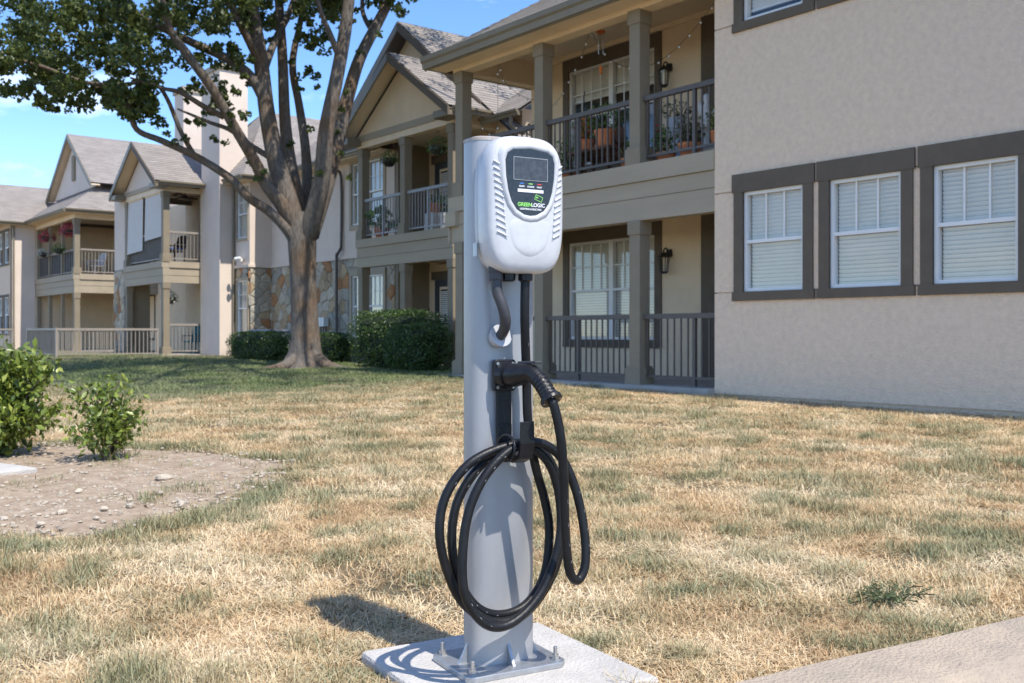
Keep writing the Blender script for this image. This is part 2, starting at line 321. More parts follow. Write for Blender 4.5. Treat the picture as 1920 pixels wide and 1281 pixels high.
def window(parent, ax, pl, a0, a1, z0, z1, trim=(.14, .23, .11, .0), blind=1.0, grid=(3, 1), lower_grid=False, units=1, tm=None, trimz=None):
    """parts of one window: frame > trim boards, panes, muntins, blind"""
    fm = MB(); t = .045; r = .05; mw = (a1-a0)/units; mid = z0+(z1-z0)*.5
    for (x0, x1, y0, y1) in ((a0, a1, z0, z0+t), (a0, a1, z1-t, z1), (a0, a0+t, z0+t, z1-t), (a1-t, a1, z0+t, z1-t)): fm.box(*bx(ax, pl, x0, x1, r-.035, r+.05, y0, y1))
    for k in range(1, units): fm.box(*bx(ax, pl, a0+mw*k-.05, a0+mw*k+.05, r-.037, r+.05, z0+t, z1-t))
    for k in range(units):
        s, e = a0+mw*k+(t if k == 0 else .05), a0+mw*(k+1)-(t if k == units-1 else .05); fm.box(*bx(ax, pl, s, e, r-.03, r+.04, mid-.022, mid+.022))
    W = fm.build('window', WFRAME, parent)
    for k in range(units):
        s, e = a0+mw*k+.045, a0+mw*(k+1)-.045
        B('pane', GLASS, W, *bx(ax, pl, s, e, r+.012, r+.016, mid+.02, z1-t+.004)); B('pane', GLASS, W, *bx(ax, pl, s, e, r+.018, r+.022, z0+t-.004, mid-.02))
        if grid:
            mb = MB()
            for zz0, zz1 in ([(mid+.022, z1-t)]+([(z0+t, mid-.022)] if lower_grid else [])):
                for g in range(1, grid[0]): x = s+(e-s)*g/grid[0]; mb.box(*bx(ax, pl, x-.011, x+.011, r-.004, r+.008, zz0, zz1))
                for g in range(1, grid[1]): z = zz0+(zz1-zz0)*g/grid[1]; mb.box(*bx(ax, pl, s, e, r-.006, r+.0065, z-.011, z+.011))
            mb.build('muntin', WFRAME, W)
        if blind > 0:
            mb = MB(); zb = z1-(z1-z0)*blind; z = z1-.03
            while z > zb+.02:
                d0, d1 = bx(ax, pl, s+.01, e-.01, r+.045, r+.075, z-.045, z)[:2] if ax == 'F' else (0, 0)
                if ax == 'F': mb.add([(pl+r+.05, s+.005, z), (pl+r+.05, e-.005, z), (pl+r+.074, e-.005, z-.044), (pl+r+.074, s+.005, z-.044)], [(0, 1, 2, 3)])
                else: mb.add([(s+.005, pl+r+.05, z), (e-.005, pl+r+.05, z), (e-.005, pl+r+.074, z-.044), (s+.005, pl+r+.074, z-.044)], [(0, 1, 2, 3)])
                z -= .049
            mb.box(*bx(ax, pl, s+.005, e-.005, r+.045, r+.08, zb, zb+.025)); o = mb.build('blind', BLIND, W); o['kind'] = 'stuff'
    B('backing', DARK, W, *bx(ax, pl, a0-.005, a1+.005, .17, .21, z0-.005, z1+.005))
    l, h, s, ov = trim; p = -.028; tm = tm or TRIM
    B('trim', tm, W, *bx(ax, pl, a0-l-ov, a1+l+ov, p-.006, .02, z1, z1+h)); B('trim', tm, W, *bx(ax, pl, a0-l, a0, p, .02, z0, z1)); B('trim', tm, W, *bx(ax, pl, a1, a1+l, p, .02, z0, z1)); B('trim', tm, W, *bx(ax, pl, a0-l-ov, a1+l+ov, p-.006, .02, z0-s, z0))
    return W
def clip(poly, n, d, keep_ge=True):
    out = []
    for i in range(len(poly)):
        a, b = poly[i], poly[(i+1) % len(poly)]; fa, fb = (a.dot(n)-d), (b.dot(n)-d)
        if not keep_ge: fa, fb = -fa, -fb
        if fa >= 0: out.append(a)
        if (fa >= 0) != (fb >= 0): out.append(a+(b-a)*(fa/(fa-fb)))
    return out
def slope(parent, pts, name='roof', course=.145, lift=.009, m=None):
    """one roof plane laid in overlapping shingle courses"""
    P = [Vector(p) for p in pts]; n = (P[1]-P[0]).cross(P[2]-P[0]).normalized()
    if n.z < 0: n = -n
    h = Vector((0, 0, 1)).cross(n).normalized(); up = n.cross(h).normalized()
    if up.z < 0: up = -up
    lo, hi = min(p.dot(up) for p in P), max(p.dot(up) for p in P); mb = MB(); uvs = []; v = lo
    while v < hi-1e-3:
        q = clip(clip(P, up, v), up, min(hi, v+course), False)
        if len(q) >= 3:
            top = [p+n*(lift*(1-(p.dot(up)-v)/course)) for p in q]; mb.add(top, [tuple(range(len(q)))]); uvs += [(p.dot(h), p.dot(up)-lo) for p in q]
            e = [p for p in q if abs(p.dot(up)-v) < 1e-4]
            if len(e) >= 2: a, b = e[0], e[-1]; mb.add([a, b, b+n*lift, a+n*lift], [(0, 1, 2, 3)]); uvs += [(a.dot(h), 0), (b.dot(h), 0), (b.dot(h), .01), (a.dot(h), .01)]
        v += course
    k = len(mb.v); mb.add([p-n*.05 for p in P], [tuple(range(len(P)))]); uvs += [(0, 0)]*len(P)
    return mb.build(name, m or SHINGLE, parent, uvs=uvs)
def gutter(parent, p0, p1, out, name='gutter', m=None, h=.13):
    """K-profile gutter from p0 to p1 (top back edge), opening outwards along out"""
    p0, p1, o = Vector(p0), Vector(p1), Vector(out); pr = [(0, 0), (.0, -h), (.07, -h), (.085, -h*.55), (.12, -h*.4), (.125, 0), (.105, 0), (.10, -.02), (.015, -.02), (.015, 0)]
    return MB().prism([p0+o*a+Vector((0, 0, b)) for a, b in pr], p1-p0).build(name, m or GUTTER, parent)
def post(parent, x, y, z0, z1, s=.21, base=.30, cap=.25, bh=.24, ch=.2, m=None):
    m = m or POST; h = s/2; o = B('post', m, parent, x-h, x+h, y-h, y+h, z0, z1, bevel=.006); b = base/2
    if bh: B('post_base', m, o, x-b, x+b, y-b, y+b, z0-.003, z0+bh, bevel=.006); MB().box(x-b+.02, x+b-.02, y-b+.02, y+b-.02, z0+bh, z0+bh+.03).build('base_moulding', m, o)
    c = cap/2
    if ch: B('capital', m, o, x-c, x+c, y-c, y+c, z1-ch, z1+.004, bevel=.005)
    return o
def railing(parent, p0, p1, z0, zt, m, step=.118, s=.019, rw=.075, rh=.07, name='railing', stan=()):
    a, b = Vector((*p0, 0)), Vector((*p1, 0)); d = b-a; L_ = d.length; e = d/L_
    up = Vector((0, 0, 1)); R = MB().bar(a+up*(zt-rh/2), b+up*(zt-rh/2), rw, rh).build(name, m, parent)
    MB().bar(a+up*(z0+.02), b+up*(z0+.02), .035, .035).build('bottom_rail', m, R); n = max(2, int(L_/step)); proto = None
    for i in range(n):
        p = a+e*((i+.5)*L_/n)
        if proto is None:
            mb = MB(); q = s/2; ang = math.atan2(e.y, e.x); mb.box(-q, q, -q, q, z0+.03, zt-rh+.005); o = mb.build('baluster', m, R); proto = o; o.location = Vector((p.x, p.y, (z0+.03+zt-rh+.005)/2))-WL[R.name]; o.rotation_euler.z = ang
        else:
            o = proto.copy(); link(o); o.location = Vector((p.x, p.y, (z0+.03+zt-rh+.005)/2))-WL[R.name]
    for t in stan: p = a+e*t; MB().box(p.x-.025, p.x+.025, p.y-.025, p.y+.025, z0-.11, zt-rh+.004).build('rail_post', m, R)
    return R
def boards(parent, ax, pl, a0, a1, zs, dep, m=None, first=.045):
    for i in range(len(zs)-1): B('band_board', m or BOARD, parent, *bx(ax, pl, a0, a1, (-first if i == 0 else -.018+.009*i), dep, zs[i+1]+.006, zs[i]))
def downspout(parent, pts, m=None): return MB().tube(spline(pts, 4), .042, 8).build('downspout', m or GUTTER, parent, smooth=True)
def wall_lamp(parent, x, y, z):
    o = MB().lathe((x-.02, y, z+.16), [(.055, -.06), (.06, 0), (.05, .06)], 10).build('wall_lamp', LAMPM, parent); mb = MB(); mb.tube(spline([(x-.02, y, z+.16), (x-.09, y, z+.24), (x-.15, y, z+.2), (x-.15, y, z+.14)], 4), .013, 6); mb.build('lamp_arm', LAMPM, o)
    mb = MB().lathe((x-.15, y, z), [(.03, .17), (.095, .10), (.10, .09)], 6); 
    for k in range(6): q = k*math.pi/3; mb.bar((x-.15+.09*math.cos(q), y+.09*math.sin(q), z+.09), (x-.15+.065*math.cos(q), y+.065*math.sin(q), z-.15), .012, .012)
    mb.lathe((x-.15, y, z-.16), [(.045, -.02), (.07, 0), (.07, .015)], 6); mb.build('lantern', LAMPM, o); MB().lathe((x-.15, y, z-.14), [(.055, 0), (.082, .22)], 6).build('lantern_glass', GLASS, o)
def voronoi_stones(parent, ax, pl, a0, a1, z0, z1, holes=(), cell=.36):
    pts = []; na, nz_ = max(1, round((a1-a0)/cell)), max(1, round((z1-z0)/(cell*.72)))
    for i in range(-1, na+1):
        for j in range(-1, nz_+1): pts.append(Vector((a0+(i+.5+random.uniform(-.36, .36)+(.5 if j % 2 else 0))*(a1-a0)/na, z0+(j+.5+random.uniform(-.34, .34))*(z1-z0)/nz_)))
    for p in pts:
        poly = [Vector(q) for q in ((a0, z0), (a1, z0), (a1, z1), (a0, z1))]
        for q in pts:
            if q is p or (q-p).length > cell*3.2: continue
            n = (p-q).normalized(); poly = clip(poly, n, ((p+q)/2).dot(n)+.007)
            if len(poly) < 3: break
        if len(poly) < 3: continue
        for h in holes:
            if h[0]-.02 < p.x < h[1]+.02 and h[2]-.02 < p.y < h[3]+.02: poly = []; break
            if not poly: break
            if max(v.x for v in poly) > h[0] and min(v.x for v in poly) < h[1] and max(v.y for v in poly) > h[2] and min(v.y for v in poly) < h[3]:
                c = [(h[0]-p.x, Vector((-1, 0)), -h[0]), (p.x-h[1], Vector((1, 0)), h[1]), (h[2]-p.y, Vector((0, -1)), -h[2]), (p.y-h[3], Vector((0, 1)), h[3])]; c.sort(key=lambda t: -t[0]); poly = clip(poly, c[0][1], c[0][2])
        if len(poly) < 3: continue
        c = sum(poly, Vector((0, 0)))/len(poly)
        if sum((v-c).length for v in poly)/len(poly) < .06: continue
        dp = random.uniform(.022, .05); f = (lambda v, d: (pl-d, v.x, v.y)) if ax == 'F' else (lambda v, d: (v.x, pl-d, v.y)); n = len(poly); mb = MB()
        ins = [c+(v-c)*(1-.045/max(.08, (v-c).length)) for v in poly]
        mb.add([f(v, -.005) for v in poly]+[f(v, dp*.55) for v in poly]+[f(v, dp*(1+random.uniform(-.1, .1))) for v in ins], [(i, (i+1) % n, n+(i+1) % n, n+i) for i in range(n)]+[(n+i, n+(i+1) % n, 2*n+(i+1) % n, 2*n+i) for i in range(n)]+[tuple(range(2*n, 3*n))])
        mb.build('stone', random.choices(STONES, (5, 2.2, 2.5, 2.5))[0], parent)
def ceiling_fan(parent, x, y, z):
    o = MB().lathe((x, y, z-.3), [(.05, 0), (.1, .03), (.1, .1), (.03, .13), (.02, .3)], 10).build('ceiling_fan', LAMPM, parent)
    for k in range(5):
        q = k*1.2566+.4; a = Vector((math.cos(q), math.sin(q), 0)); MB().bar(Vector((x, y, z-.24))+a*.12, Vector((x, y, z-.24))+a*.62, .13, .012).build('fan_blade', WICKER, o)
# ------------------------------------------------------------------ near block: stucco wall with three windows and the two-storey porch
SLZ, DK = .168, 3.32
def near_block():
    R = empty('apartment_building', (10.37, 6, .05)); tag(R, 'pinkish tan stucco block with row of brown framed windows and two storey porch', 'building')
    WZ = (1.43, 2.71); wins = [(7.375, 8.287), (6.088, 7.011), (4.803, 5.719), (3.52, 4.436), (2.235, 3.15), (.95, 1.866)]
    lo = [(a, b, *WZ) for a, b in wins]; up = [(a, b, WZ[0]+3.465, WZ[1]+3.465) for a, b in wins]
    zs = [.10, 1.428, 2.733, 4.893, 6.9]
    W = wall(R, 'wall', STUCCO, 'F', 10.40, -6, 8.74, -.1, 6.9, lo+up, .18, False)
    for i in range(4):
        for h, n in ((lo, 1), (up, 3)):
            pass
        hs = [h for h in lo+up if zs[i]-.01 < h[2] and h[3] < zs[i+1]+.01]
        wall(W, 'stucco_panel', STUCCO, 'F', 10.37, -6, 8.762, zs[i]+.007, zs[i+1]-.007, hs, .034, False)
    for h in lo+up: window(R, 'F', 10.37, *h, trim=(.14, .235, .115, .025), blind=1 if h in lo else .9, grid=(3, 1))
    B('side_wall', STUCCO, R, 10.62, 12.7, 8.5, 8.735, -.1, 6.9)
    B('foundation', SLAB, R, 10.44, 10.6, -6, 8.7, -.4, .1)
    # porch
    B('porch_slab', SLAB, R, 10.22, 12.3, 8.764, 15.0, -.3, SLZ, bevel=.015)
    Z1, Z0 = 2.51, 5.54
    lwin, uwin = (11.66, 13.81, .79, 2.54), (11.66, 13.81, 3.92, 5.67)
    wall(R, 'back_wall', STUCCO_C, 'F', 12.3, 8.78, 14.9, SLZ-.1, 6.0, [lwin, uwin], .22)
    for w_, bl in ((lwin, 1), (uwin, .33)): window(R, 'F', 12.3, *w_, trim=(.15, .22, .14, 0), grid=(4, 2), units=2, blind=bl)
    for z0, z1 in ((SLZ, 2.84), (DK, 5.98)): B('corner_board', TRIM, R, 12.25, 12.297, 8.8, 10.63, z0, z1)
    for z in (2.05, 5.09): wall_lamp(R, 12.3, 11.33, z)
    B('ceiling', CEIL, R, 10.5, 12.298, 8.78, 14.86, 2.84, 2.88); B('ceiling', CEIL, R, 10.45, 12.298, 8.78, 14.86, 5.98, 6.02)
    B('deck_floor', SLAB, R, 10.36, 12.297, 8.78, 14.86, 3.20, DK)
    boards(R, 'F', 10.40, 8.766, 14.86, [DK+.004, 3.06, 2.83, 2.51], .2)
    boards(R, 'E', 14.86, 10.36, 12.3, [DK+.004, 3.06, 2.83, 2.51], .05)
    B('corner_corbel', BOARD, R, 10.31, 10.56, 14.62, 14.93, 2.80, 3.07, bevel=.01)
    for u in (14.63, 12.42, 10.27): post(R, 10.505, u, SLZ-.01, Z1+.008); post(R, 10.505, u, DK, Z0+.01)
    for (za, zb) in ((SLZ+.1, 1.175), (DK+.09, 4.30)):
        for a, b in ((8.77, 10.165), (10.375, 12.315), (12.525, 14.525)): railing(R, (10.5, a), (10.5, b), za, zb, RAILM, stan=((.45,) if a < 9 else (1.2,)))
    B('beam', BEAM, R, 10.385, 10.62, 8.77, 14.78, Z0, 6.0); B('beam', BEAM, R, 10.62, 12.3, 14.56, 14.78, Z0, 5.99); B('beam_moulding', BEAM, R, 12.24, 12.297, 8.79, 14.5, 5.9, 5.977)
    B('soffit', BEAM, R, 9.98, 10.386, 8.3, 15.0, 5.60, 5.63)
    # roof: eave at X 9.9, hip at the far end
    e, p, zr, yl, yr, xr = 9.93, .65, 5.79, 15.05, -6.5, 17.0
    slope(R, [(e, yr, zr), (e, yl, zr), (xr, yl-(xr-e), zr+p*(xr-e)), (xr, yr, zr+p*(xr-e))]); slope(R, [(e, yl, zr), (24.07, yl, zr), (xr, yl-(xr-e), zr+p*(xr-e))])
    slope(R, [(24.07, yl, zr), (24.07, yr, zr), (xr, yr, zr+p*(xr-e)), (xr, yl-(xr-e), zr+p*(xr-e))])
    gutter(R, (9.98, yr, 5.80), (9.98, yl, 5.80), (-1, 0, 0), h=.21); B('fascia', GUTTER, R, 9.95, 9.985, yr, yl, 5.575, 5.76)
    gutter(R, (10, 15.0, 5.80), (14, 15.0, 5.80), (0, 1, 0), h=.2)
    B('side_wall', STUCCO_C, R, 12.52, 22, 14.6, 14.9, 0, 5.9); B('chimney', STUCCO, R, 12.6, 13.6, 12.6, 13.4, 6.5, 9.2)
    wall(R, 'upper_wall', STUCCO, 'F', 12.6, 8.4, 8.9, 5.5, 6.9)
near_block()
# ------------------------------------------------------------------ gable helper shared by the porches
def gable_porch(R, w, u0, u1, depth, beamz=5.58, deck=3.27, pitch=.667, over=.4, posts=3, rail=RAILG, gab=STUCCO_C, back=14.0, ridge_to=None, slz=SLZ):
    B('porch_slab', SLAB, R, w-.12, w+depth, u0-.1, u1+.15, slz-.4, slz)
    boards(R, 'F', w, u0, u1, [deck, deck-.21, deck-.46, 2.56], .2); boards(R, 'E', u0+.012, w+.2, w+depth, [deck, deck-.21, deck-.46, 2.56], .2)
    B('deck_floor', SLAB, R, w+.15, w+depth, u0+.15, u1, deck-.12, deck-.01); B('ceiling', CEIL, R, w+.15, w+depth, u0+.15, u1, 2.80, 2.84); B('ceiling', CEIL, R, w+.1, w+depth, u0+.1, u1, 5.9, 5.94)
    for k in range(posts):
        u = u0+.13+(u1-u0-.26)*k/(posts-1); post(R, w+.12, u, slz-.01, 2.57); post(R, w+.12, u, deck-.012, beamz+.01)
    B('beam', BEAM, R, w, w+.22, u0, u1, beamz, beamz+.16); B('beam', BEAM, R, w+.22, w+depth, u0+.003, u0+.22, beamz, beamz+.16)
    B('fascia_board', BOARD, R, w-.03, w+.2, u0, u1, beamz+.16, beamz+.32)
    c = (u0+u1)/2; hw = (u1-u0)/2+over; ez = beamz+.28; az = ez+pitch*hw; rt = ridge_to or back
    # gable wall, rake boards, roof planes, eave returns
    g = (u1-u0)/2; MB().prism([(w+.02, u0, beamz+.32), (w+.02, u1, beamz+.32), (w+.02, c, beamz+.32+pitch*g)], (.12, 0, 0)).build('gable_wall', gab, R)
    for s in (-1, 1):
        slope(R, [(w-over, c+s*hw, ez), (rt, c+s*hw, ez), (rt, c, az), (w-over, c, az)])
        MB().prism([(w-over-.03, c+s*hw, ez-.02), (w-over-.03, c, az-.02), (w-over-.03, c, az-.22), (w-over-.03, c+s*hw, ez-.22)], (.045, 0, 0)).build('rake_board', TRIM if s < 0 else GUTTER, R)
        MB().prism([(w-over+.02, c+s*hw, ez-.07), (w-over+.02, c, az-.07), (w-over+.02, c, az-.10), (w-over+.02, c+s*hw, ez-.10)], (over+.02, 0, 0)).build('rake_soffit', BEAM, R)
        gutter(R, (w-over+.1, c+s*(hw-.02), ez), (rt, c+s*(hw-.02), ez), (0, s, 0), h=.14)
        MB().box(w-over, w+.01, min(c+s*hw, c+s*(hw-.62)), max(c+s*hw, c+s*(hw-.62)), ez-.22, ez-.05).build('eave_return', GUTTER, R, bevel=.02)
    return c, hw, ez, az
# ------------------------------------------------------------------ middle block: gable porch, stone wall, bump-out and big chimney
def middle_block():
    R = empty('apartment_building', (13.5, 24, .1)); tag(R, 'two storey block with gabled balcony, stone base and tall pale chimney behind the tree', 'building')
    gable_porch(R, 12.9, 18.36, 22.62, 2.2, back=19, ridge_to=17.0)
    for a, b in ((18.60, 20.36), (20.6, 22.36)): railing(R, (13.0, a), (13.0, b), 3.36, 4.29, RAILG, stan=(.9,))
    W, D = 14.1, 15.1
    uw, lw = (23.3, 25.0, 3.92, 5.63), (23.3, 25.0, .79, 2.50); M = wall(R, 'wall', STUCCO_L, 'F', W, 22.75, 30.2, 3.07, 6.0, [uw], .22)
    S = wall(R, 'stone_wall', MORTAR, 'F', W+.02, 22.75, 30.2, 0, 3.06, [lw], .2); voronoi_stones(S, 'F', W+.02, 22.75, 30.19, .1, 3.0, [(23.1, 25.2, .6, 2.75)], .42)
    B('ledge', STUCCO_L, R, W-.05, W+.03, 22.75, 30.19, 3.0, 3.08)
    for h in (uw, lw): window(R, 'F', W, *h, trim=(.12, .16, .13, 0), grid=(3, 2), units=2, blind=1, tm=BOARD)
    wall(R, 'door_wall', STUCCO_C, 'F', D, 18.36, 22.95, 0, 6.0); B('return_wall', POST, R, W+.02, D, 22.60, 22.748, 0, 6.0)
    B('side_wall', STUCCO_C, R, 14.1, 20, 17.4, 18.355, 0, 5.9)
    for z in (SLZ, 3.26):
        o = B('door', DOORM, R, D-.06, D-.005, 20.75, 22.25, z, z+2.14); B('door_trim', TRIM, o, D-.075, D-.003, 20.55, 22.4, z+2.142, z+2.36); B('door_frame', BEAM, o, D-.085, D-.055, 21.0, 21.98, z+.9, z+1.95)
        B('door_glass', SCREEN, o, D-.1, D-.08, 21.07, 21.91, z+.97, z+1.88)
        mb = MB()
        for k in range(17): mb.box(D-.112, D-.102, 21.09, 21.89, z+1.0+k*.05, z+1.028+k*.05)
        q = mb.build('door_blind', BLIND, o); q['kind'] = 'stuff'
    ceiling_fan(R, 13.7, 19.4, 2.8)
    # bump-out
    b = 30.2; F = 13.35; uw2, lw2 = (30.35, 31.15, 3.95, 5.5), (30.35, 31.15, .8, 2.6)
    wall(R, 'bay_wall', STUCCO_L, 'F', F, b+.006, 34.5, 3.07, 6.0, [uw2], .22); wall(R, 'bay_side', STUCCO_L, 'E', b, F+.003, W+.2, 3.07, 6.0)
    S1 = wall(R, 'stone_wall', MORTAR, 'F', F+.02, b+.02, 31.36, 0, 3.06, [lw2], .2); voronoi_stones(S1, 'F', F+.02, b+.02, 31.36, .1, 3.0, [(30.27, 31.25, .7, 2.7)], .34)
    S2 = wall(R, 'stone_wall', MORTAR, 'E', b+.02, F+.02, W+.1, 0, 3.06); voronoi_stones(S2, 'E', b+.02, F+.02, W+.02, .1, 3.0, (), .34)
    MB().box(F-.06, W+.02, b-.05, b+.02, 3.0, 3.09).box(F-.055, F+.02, b+.02, 31.3, 3.0, 3.088).build('ledge', STUCCO_L, R)
    for h in (uw2, lw2): window(R, 'F', F, *h, trim=(.07, .09, .09, 0), grid=(2, 2), blind=1, tm=BOARD)
    # big chimney
    C = B('chimney', STUCCO_L, R, 12.84, 13.8, 31.37, 32.9, 0, 9.45); B('chimney_cap', BOARD, C, 12.78, 13.86, 31.31, 32.96, 9.45, 9.63)
    downspout(R, [(13.28, 31.3, 5.7), (13.28, 31.3, 5.4), (13.28, 31.3, 3.3), (13.28, 31.3, .2)])
    downspout(R, [(13.75, 25.5, 5.62), (13.85, 25.5, 5.5), (14.03, 25.5, 5.3), (14.03, 25.5, 3.45), (14.0, 25.5, 3.3), (13.98, 25.65, 3.12), (13.98, 25.68, 2.9), (13.98, 25.68, .2)], RAILM)
    # roofs
    p = .72; ze = 5.86
    slope(R, [(13.65, 22.3, ze), (13.65, 29.8, ze), (17.0, 29.8, ze+p*3.35), (17.0, 22.3, ze+p*3.35)])          # main front eave
    gutter(R, (13.68, 22.7, ze), (13.68, 29.75, ze), (-1, 0, 0)); B('soffit', BEAM, R, 13.68, 14.1, 22.7, 29.8, ze-.16, ze-.13)
    rz = ze+p*4.2; slope(R, [(12.95, 29.8, ze), (21, 29.8, ze), (21, 34.0, rz), (15.6, 34.0, rz)]); slope(R, [(12.95, 29.8, ze), (15.6, 34.0, rz), (12.95, 36.0, ze)])
    slope(R, [(12.95, 38.2, ze), (21, 38.2, ze), (21, 34.0, rz), (15.6, 34.0, rz)])
    gutter(R, (12.98, 29.8, ze), (12.98, 31.3, ze), (-1, 0, 0)); gutter(R, (12.9, 29.83, ze), (13.6, 29.83, ze), (0, -1, 0)); MB().box(13.0, 13.4, 29.85, 31.36, ze-.15, ze-.12).box(13.4, 14.1, 29.85, 30.2, ze-.15, ze-.12).build('soffit', BEAM, R)
    # big rear gable over the porch wing
    c, ap, hw = 21.8, 8.8, 3.55; pz = .75; xg = 13.6
    MB().prism([(xg+.35, c-hw+.4, ap-.3-pz*(hw-.4)), (xg+.35, c+hw-.4, ap-.3-pz*(hw-.4)), (xg+.35, c, ap-.3)], (.15, 0, 0)).build('gable_wall', STUCCO_C, R)
    for s in (-1, 1):
        k = hw if s > 0 else 5.0
        slope(R, [(xg, c+s*k, ap-pz*k), (22, c+s*k, ap-pz*k), (22, c, ap), (xg, c, ap)])
        MB().prism([(xg-.03, c+s*hw, ap-pz*hw-.02), (xg-.03, c, ap-.02), (xg-.03, c, ap-.24), (xg-.03, c+s*hw, ap-pz*hw-.24)], (.045, 0, 0)).build('rake_board', TRIM if s < 0 else GUTTER, R)
    gutter(R, (13.6, 16.85, 5.72), (13.6, 18.2, 5.72), (-1, 0, 0)); slope(R, [(13.55, 16.8, 5.72), (13.55, 18.3, 5.72), (16.5, 18.3, 7.7), (16.5, 16.8, 7.7)])
    downspout(R, [(13.55, 17.1, 5.6), (13.55, 17.1, 5.4), (13.75, 17.0, 5.25), (14.05, 17.0, 5.1), (14.05, 17.0, .2)])
    # small wall fittings
    for k in range(3):
        o = B('meter_box', WFRAME, R, 13.86, 14.02, 26.24+.16*k, 26.37+.16*k, 1.1, 1.36); MB().tube([(13.98, 26.305+.16*k, 1.1), (13.98, 26.305+.16*k, .1)], .02, 6).build('conduit', GREYC, o)
    o = B('floodlight', WFRAME, R, 13.22, 13.3, 30.62, 30.76, 3.2, 3.3)
    for q in (-.1, .1): MB().lathe((13.16, 30.69+q, 3.24), [(.04, -.02), (.075, .04), (.06, .1)], 8).build('lamp_head', WFRAME, o)
middle_block()
# ------------------------------------------------------------------ far block: gabled balcony with shades, corner balcony, end wing
def far_block():
    R = empty('apartment_building', (12, 40, .2)); tag(R, 'distant two storey block with steep gables and shaded corner balconies beyond the railed patio', 'building')
    gable_porch(R, 11.6, 33.03, 37.0, 2.6, back=16, rail=FENCE, posts=2, ridge_to=18.5, gab=STUCCO_L, slz=.2)
    wall(R, 'back_wall', STUCCO_C, 'F', 14.2, 32.9, 38, 0, 6.0)
    MB().box(12.84, 14.2, 32.905, 33.0, 0, 5.9).build('side_wall', STUCCO_C, R)
    o = B('door', DOORC, R, 14.1, 14.18, 34.6, 35.6, .2, 2.3); B('door_trim', TRIM, o, 14.08, 14.17, 34.45, 35.75, 2.302, 2.5)
    for z in (.2, 3.27):
        window(R, 'F', 14.2, 33.2, 34.2, z+.6, z+2.3, trim=(.1, .15, .1, 0), grid=(3, 2), blind=.6)
        railing(R, (11.75, 33.14), (14.1, 33.14), z+.09, z+1.02, FENCE)
    railing(R, (11.72, 33.3), (11.72, 36.8), 3.36, 4.29, FENCE); ceiling_fan(R, 12.9, 34.6, 5.9)
    for (a, b, zb) in ((33.35, 34.95, 4.05), (35.2, 36.8, 3.7)):
        mb = MB(); mb.add([(11.66, a, 5.6), (11.66, b, 5.6), (11.62, b-.03, zb), (11.66, a+.06, zb+.06), (11.67, a, 5.6), (11.67, b, 5.6), (11.63, b-.03, zb), (11.67, a+.06, zb+.06)], [(0, 1, 2, 3), (7, 6, 5, 4), (0, 4, 5, 1), (1, 5, 6, 2), (2, 6, 7, 3), (3, 7, 4, 0)])
        o = mb.build('roller_shade', SHADE, R); MB().tube([(11.66, a, 5.58), (11.66, b, 5.58)], .045, 8).build('roller', BEAM, o)
    for a, b in ((33.3, 35.0), (35.1, 36.8)): B('rail_screen', MESHM, R, 11.75, 11.758, a, b, 3.33, 4.2)
    o = wall(R, 'pier', STUCCO_L, 'F', 11.62, 37.02, 38.2, 3.2, 6.0, (), .9); s = wall(R, 'stone_pier', MORTAR, 'F', 11.62, 37.02, 38.2, 0, 3.19, (), .9); voronoi_stones(s, 'F', 11.62, 37.02, 38.2, .15, 3.15, (), .36); B('pier_side', POST, s, 11.7, 12.5, 36.99, 37.015, 0, 3.15)
    C = B('chimney', STUCCO_L, R, 13.6, 15.2, 36.6, 37.5, 5.9, 9.8); B('chimney_cap', BOARD, C, 13.54, 15.26, 36.54, 37.56, 9.8, 10.0)
    # corner balcony
    w, u0, u1 = 11.2, 41.9, 48.0; dk = 3.26
    B('porch_slab', SLAB, R, w-.1, 15, u0-.1, u1, -.2, .2); boards(R, 'F', w, u0, u1, [dk, 3.03, 2.79, 2.5], .2); boards(R, 'E', u0+.012, w+.2, 14.5, [dk, 3.03, 2.79, 2.5], .2)
    B('deck_floor', SLAB, R, w+.2, 14.5, u0+.2, u1, 3.14, 3.25); B('ceiling', CEIL, R, w+.15, 14.5, u0+.15, u1, 2.76, 2.8); B('ceiling', CEIL, R, w+.1, 14.5, u0+.1, u1, 5.85, 5.9)
    B('beam', BEAM, R, w, w+.2, u0, u1, 5.45, 5.9); B('beam', BEAM, R, w+.2, 14.5, u0+.003, u0+.2, 5.45, 5.9)
    for k, u in enumerate((42.03, 44.0, 45.95, 47.9)):
        s = .21 if k == 0 else .13; bh = .24 if k == 0 else 0
        post(R, w+.12, u, .19, 2.52, s=s, bh=bh, ch=bh); post(R, w+.12, u, dk-.01, 5.46, s=s, bh=bh, ch=bh)
        if k < 3: B('rail_screen', MESHM, R, w+.13, w+.138, u+.12, u+1.83, 3.34, 4.2); railing(R, (w+.1, u+.1), (w+.1, u+1.85), 3.33, 4.25, FENCE, step=.3)
    railing(R, (w+.25, u0+.1), (14.4, u0+.1), 3.33, 4.27, FENCE, step=.125); 
    wall(R, 'back_wall', STUCCO_C, 'F', 14.5, 38.2, 48, 0, 6.0); wall(R, 'side_wall', STUCCO_C, 'E', 48.0, 10.24, 14.6, 0, 5.85)
    wall(R, 'end_wall', STUCCO_L, 'E', 47.97, 10.24, 11.18, 0, 5.8, (), .025)
    for z in (.2, 3.26):
        window(R, 'F', 14.5, 42.3, 43.7, z+.5, z+2.25, trim=(.1, .15, .1, 0), grid=(3, 2), units=1, blind=.4); o = B('door', DOORM, R, 14.42, 14.48, 44.9, 46.6, z, z+2.1); B('door_trim', TRIM, o, 14.41, 14.475, 44.8, 46.7, z+2.102, z+2.25)
        wall_lamp(R, 14.5, 44.25, z+1.6)
